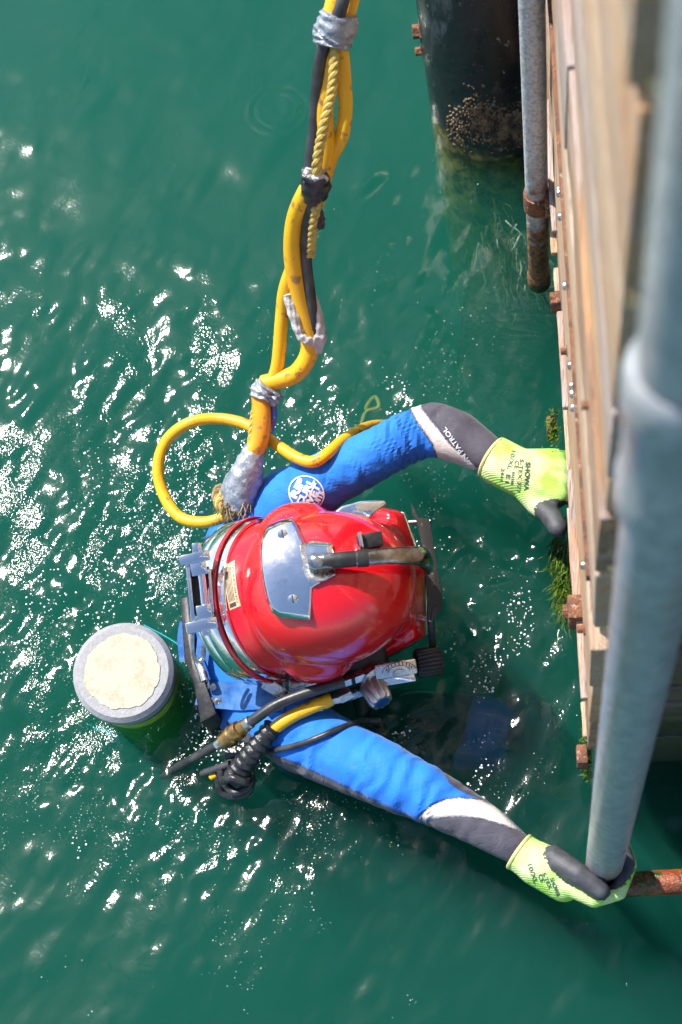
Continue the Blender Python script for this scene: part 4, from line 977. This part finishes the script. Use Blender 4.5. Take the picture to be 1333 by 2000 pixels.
wrap([(616, 335, 0.600), (616, 360, 0.571), (612, 385, 0.543)], [.020, .024, .020], 'btape', 'tape_wrap', 2, .15)
wrap([(604, 328, 0.605), (600, 350, 0.590), (606, 362, 0.576)], [.006, .008, .005], 'tapewhite', 'tape_wrap', 3, .2)
wrap([(640, 350, 0.590), (622, 345, 0.600), (612, 352, 0.599)], [.004, .007, .005], 'tapewhite', 'tape_wrap', 4, .2)
wrap([(618, 385, 0.543), (624, 410, 0.525), (626, 430, 0.508), (628, 448, 0.498)], [.008, .006, .007, .004], 'btape', 'tape_tail', 5, .35)
wrap([(562, 575, 0.374), (572, 610, 0.352), (585, 650, 0.329), (600, 664, 0.321), (614, 668, 0.312)], [.007, .009, .008, .007, .006], 'tapewhite', 'tape_wrap', 6, .25)
wrap([(612, 578, 0.360), (619, 620, 0.332), (622, 655, 0.307), (620, 690, 0.287)], [.006, .011, .015, .006], 'tapewhite', 'tape_wrap', 7, .2)
wrap([(528, 752, 0.241), (518, 766, 0.232), (512, 782, 0.227)], [.022, .025, .019], 'tape', 'tape_wrap', 8, .2)
wrap([(540, 765, 0.236), (533, 778, 0.230), (524, 788, 0.228)], [.012, .014, .008], 'tape', 'tape_wrap', 9, .3)
wrap([(499, 872, 0.180), (493, 892, 0.171), (482, 925, 0.150), (472, 955, 0.129), (466, 985, 0.107)], [.018, .022, .031, .036, .033], 'tape', 'tape_wrap', 10, .07)
fray = MB()
for i in range(260):
    a = random.uniform(0, 2*math.pi); b = P(466+random.uniform(-36, 26), 975+random.uniform(-6, 12), .12+random.uniform(-.015, .02)); t = Vector((math.cos(a)*.4-.2, -.6+random.gauss(0, .4), random.gauss(-.3, .3))); l = random.uniform(.012, .03)
    fray.tube([b, b+t*l*.6, b+t*l+Vector((random.gauss(0, .004), random.gauss(0, .004), -.003))], [.0012, .001, .0004], 4, cap=False)
fo = fray.build('frayed_rope_end', M['rope'], umb); fo['kind'] = 'stuff'
twisted([(430, 950, .12), (422, 968, .125), (432, 990, .12), (455, 996, .12), (480, 990, .12)], .017, 'rope', umb, 'rope_end')
twisted([(436, 958, .12), (428, 985, .13), (440, 1000, .12)], .016, 'ropey', umb, 'rope_end')
lh = MB(); p = spl(PP([(470, 985, .11), (445, 1006, .105), (400, 1020, .10), (352, 1010, .095), (321, 968, .10), (309, 915, .115), (325, 862, .135), (370, 826, .155), (430, 818, .15), (488, 832, .155), (540, 868, .165), (578, 893, .175), (612, 902, .18), (640, 886, .178), (668, 862, .15), (700, 842, .10), (728, 832, .02), (755, 830, -.08)]), 10)
lh.tube(p, .0108, 16); tag(lh.build('looped_hose', M['yellow']), 'thin yellow hose curling in a wide loop beside the diver', 'hose')
yk = MB(); yk.tube(spl(PP([(705, 835, -.2), (715, 805, -.21), (740, 795, -.2), (732, 775, -.22), (716, 800, -.22), (752, 800, -.23)]), 8), .004, 8)
tag(yk.build('yellow_cord', M['ropey']), 'tangled yellow cord just under the surface beyond the elbow', 'cord')

# ================================================================== helmet supply hoses
bh = thing('supply_hose', 'black hose with brass coupling running from the helmet into the water', 'hose', P(470, 1425, .1))
hose([(672, 1332, .15), (640, 1341, .155), (590, 1356, .155), (540, 1376, .15), (500, 1403, .14), (480, 1417, .13)], .0185, 'hoseblk', bh, 'hose')
mb = MB(); a, b = P(482, 1415, .13), P(434, 1449, .09); ax_ = (b-a).normalized(); L = (b-a).length
mb.lathe(a, ax_, [(.010, 0), (.0125, .002), (.0125, L*.22), (.0105, L*.24), (.0155, L*.27), (.0165, L*.32), (.0165, L*.44), (.0145, L*.47), (.0145, L*.55), (.0165, L*.58), (.0165, L*.70), (.014, L*.74), (.014, L*.94), (.009, L)], 28); mb.build('brass_coupling', M['brass'], bh)
mb = MB(); mb.lathe(a, -ax_, [(.0105, -.004), (.0115, 0), (.0115, .010), (.0098, .012)], 20); mb.build('ferrule', M['steel'], bh)
mb = MB(); mb.lathe(b, ax_, [(.0085, -.004), (.0098, 0), (.0098, .012), (.008, .014)], 20); mb.build('ferrule', M['steel'], bh)
hose([(434, 1449, .09), (405, 1466, .06), (375, 1483, .03), (345, 1500, -.01), (320, 1515, -.06)], .016, 'hoseblk', bh, 'hose')
yh = thing('taped_hose', 'short yellow hose wrapped in black tape tied below the helmet', 'hose', P(500, 1470, .1))
hose([(670, 1362, .125), (650, 1366, .125)], .020, 'steel', yh, 'ferrule', 6)
hose([(642, 1369, .125), (632, 1373, .126)], .023, 'yellow', yh, 'collar')
hose([(648, 1366, .125), (612, 1380, .127), (575, 1397, .125), (545, 1416, .12), (520, 1438, .11)], .0225, 'yellow', yh, 'hose')
mb = MB(); a, b = P(686, 1352, .125), P(664, 1363, .125); mb.tube([a, b], .0125, 6); mb.build('hex_nut', M['steel'], yh, angle=20)
mb = MB(); p = spl(PP([(534, 1418, .118), (512, 1446, .105), (490, 1474, .09), (470, 1502, .07), (458, 1522, .055)]), 12); mb.tube(p, [.016+.0016*math.sin(i*1.3)+.004*(i/len(p)) for i in range(len(p))], 20); mb.build('tape_wrap', M['btape'], yh)
for i, pts in enumerate(([(430, 1500, .05), (440, 1530, .045), (462, 1548, .05), (486, 1535, .05), (490, 1505, .055), (470, 1492, .09)], [(436, 1525, .06), (455, 1520, .085), (480, 1528, .075), (488, 1515, .05)], [(428, 1520, .04), (432, 1546, .02), (460, 1556, .015), (484, 1548, .02), (494, 1520, .03)])):
    hose(pts, .015, 'btape', yh, 'knot')
hose([(395, 1512, .03), (420, 1502, .045), (450, 1492, .06)], .013, 'hoseblk', yh, 'tail'); hose([(412, 1518, .03), (424, 1512, .035)], .012, 'yellow', yh, 'tail')
mb = MB(); c = P(531, 1426, .116); mb.lathe(c, (P(520, 1438, .11)-P(545, 1416, .12)), [(.0118, -.0014), (.0136, -.0014), (.0136, .0014), (.0118, .0014)], 20, close=True); mb.build('cable_tie', M['rubber'], yh)
cb = []
for (x, y) in ((440, 1478), (470, 1474), (508, 1471), (545, 1464), (585, 1454), (620, 1441), (655, 1426), (690, 1413), (712, 1408)):
    h = hit(BB, x, y, .007); z = max(h.z if h is not None else 0, .055); cb.append(P(x, y, z))
cb.append(P(742, 1408, .03))
mb = MB(); mb.tube(spl(cb, 8), .0052, 10); tag(mb.build('thin_cable', M['hoseblk']), 'thin black cable lying across the blue upper arm', 'cable')

# ================================================================== foam and painted glint dots
def foam():
    mb = MB(); r = np.random.default_rng(5); cnt = 0
    prof = [(1, -.3), (.92, .25), (.6, .62), (0, .78)]
    N = 90000; qx = r.uniform(-20, 1130, N); qy = r.uniform(380, 1760, N)
    pts = [P(x, y) for x, y in zip(qx, qy)]; X = np.array([p.x for p in pts]); Y = np.array([p.y for p in pts])
    Z, D, L = water_height(X, Y); st = D*1.0+L*.35; st = np.where((qy > 1500) | (qx > 880), st*.35, st); st = np.where((qx > 720) & (qy > 1180), st*.2, st)
    th = math.radians(62); A = X*math.cos(th)+Y*math.sin(th); B = -X*math.sin(th)+Y*math.cos(th)
    sc = vnoise(A*5, B*11, 21)*.60+vnoise(A*17, B*30, 22)*.62+st*1.1
    keep = np.nonzero((sc > 1.50) & (D > .25))[0][:2000]  # white dots are foam and also stand in for sun glints
    def bub(mb, x, y, z, rr, m=7):
        V = []; F = []
        for (k, h) in prof[:3]:
            for j in range(m):
                an = 2*math.pi*j/m; V.append((x+rr*k*math.cos(an), y+rr*k*math.sin(an), z+rr*h))
        V.append((x, y, z+rr*.78))
        for i in range(2): F += [(i*m+j, i*m+(j+1) % m, (i+1)*m+(j+1) % m, (i+1)*m+j) for j in range(m)]
        F += [(2*m+j, 2*m+(j+1) % m, 3*m) for j in range(m)]
        mb.add(V, F)
    size = lambda: .0008+.0014*r.random()**2+(.001 if r.random() < .1 else 0)
    for i0 in keep: bub(mb, X[i0], Y[i0], Z[i0], size())
    bv = getv(body); bz = bv[np.abs(bv[:, 2]) < .006]; pick = bz[r.integers(0, len(bz), 900)]
    ta = r.uniform(0, 6.283, 160); pick = np.concatenate([pick, np.stack([tc.x+(R_+.002)*np.cos(ta), tc.y+(R_+.002)*np.sin(ta), 0*ta], 1)])
    gate = vnoise(pick[:, 0]*22, pick[:, 1]*22, 31) > .15; pick = pick[gate]; pick[:, :2] += r.normal(0, .007, (len(pick), 2)); pz, _, _ = water_height(pick[:, 0], pick[:, 1])
    for p, z in zip(pick, pz): bub(mb, p[0], p[1], z, .0006+.0011*r.random()**2)
    ub = MB(); N2 = 16000; c0_ = P(430, 1180); X2 = r.normal(c0_.x, .30, N2); Y2 = r.normal(c0_.y, .33, N2)
    g = vnoise(X2*9, Y2*9, 41)*.7+vnoise(X2*25, Y2*25, 42)*.5; idx = np.nonzero(g > .6)[0][:3600]
    for i0 in idx: bub(ub, X2[i0], Y2[i0], -abs(r.normal(0, .045))-.012, .0006+.0012*r.random()**2, 5)
    o = ub.build('submerged_bubbles', M['aer'], None, recalc=False, angle=180); o['kind'] = 'stuff'; tag(o, 'cloud of fine air bubbles under the water round the diver', 'bubbles')
    o = mb.build('foam_glint_dots', M['foam'], None, recalc=False, angle=180); o['kind'] = 'stuff'; tag(o, 'small white foam bubbles and painted glint dots scattered on the stirred water', 'foam')
foam()
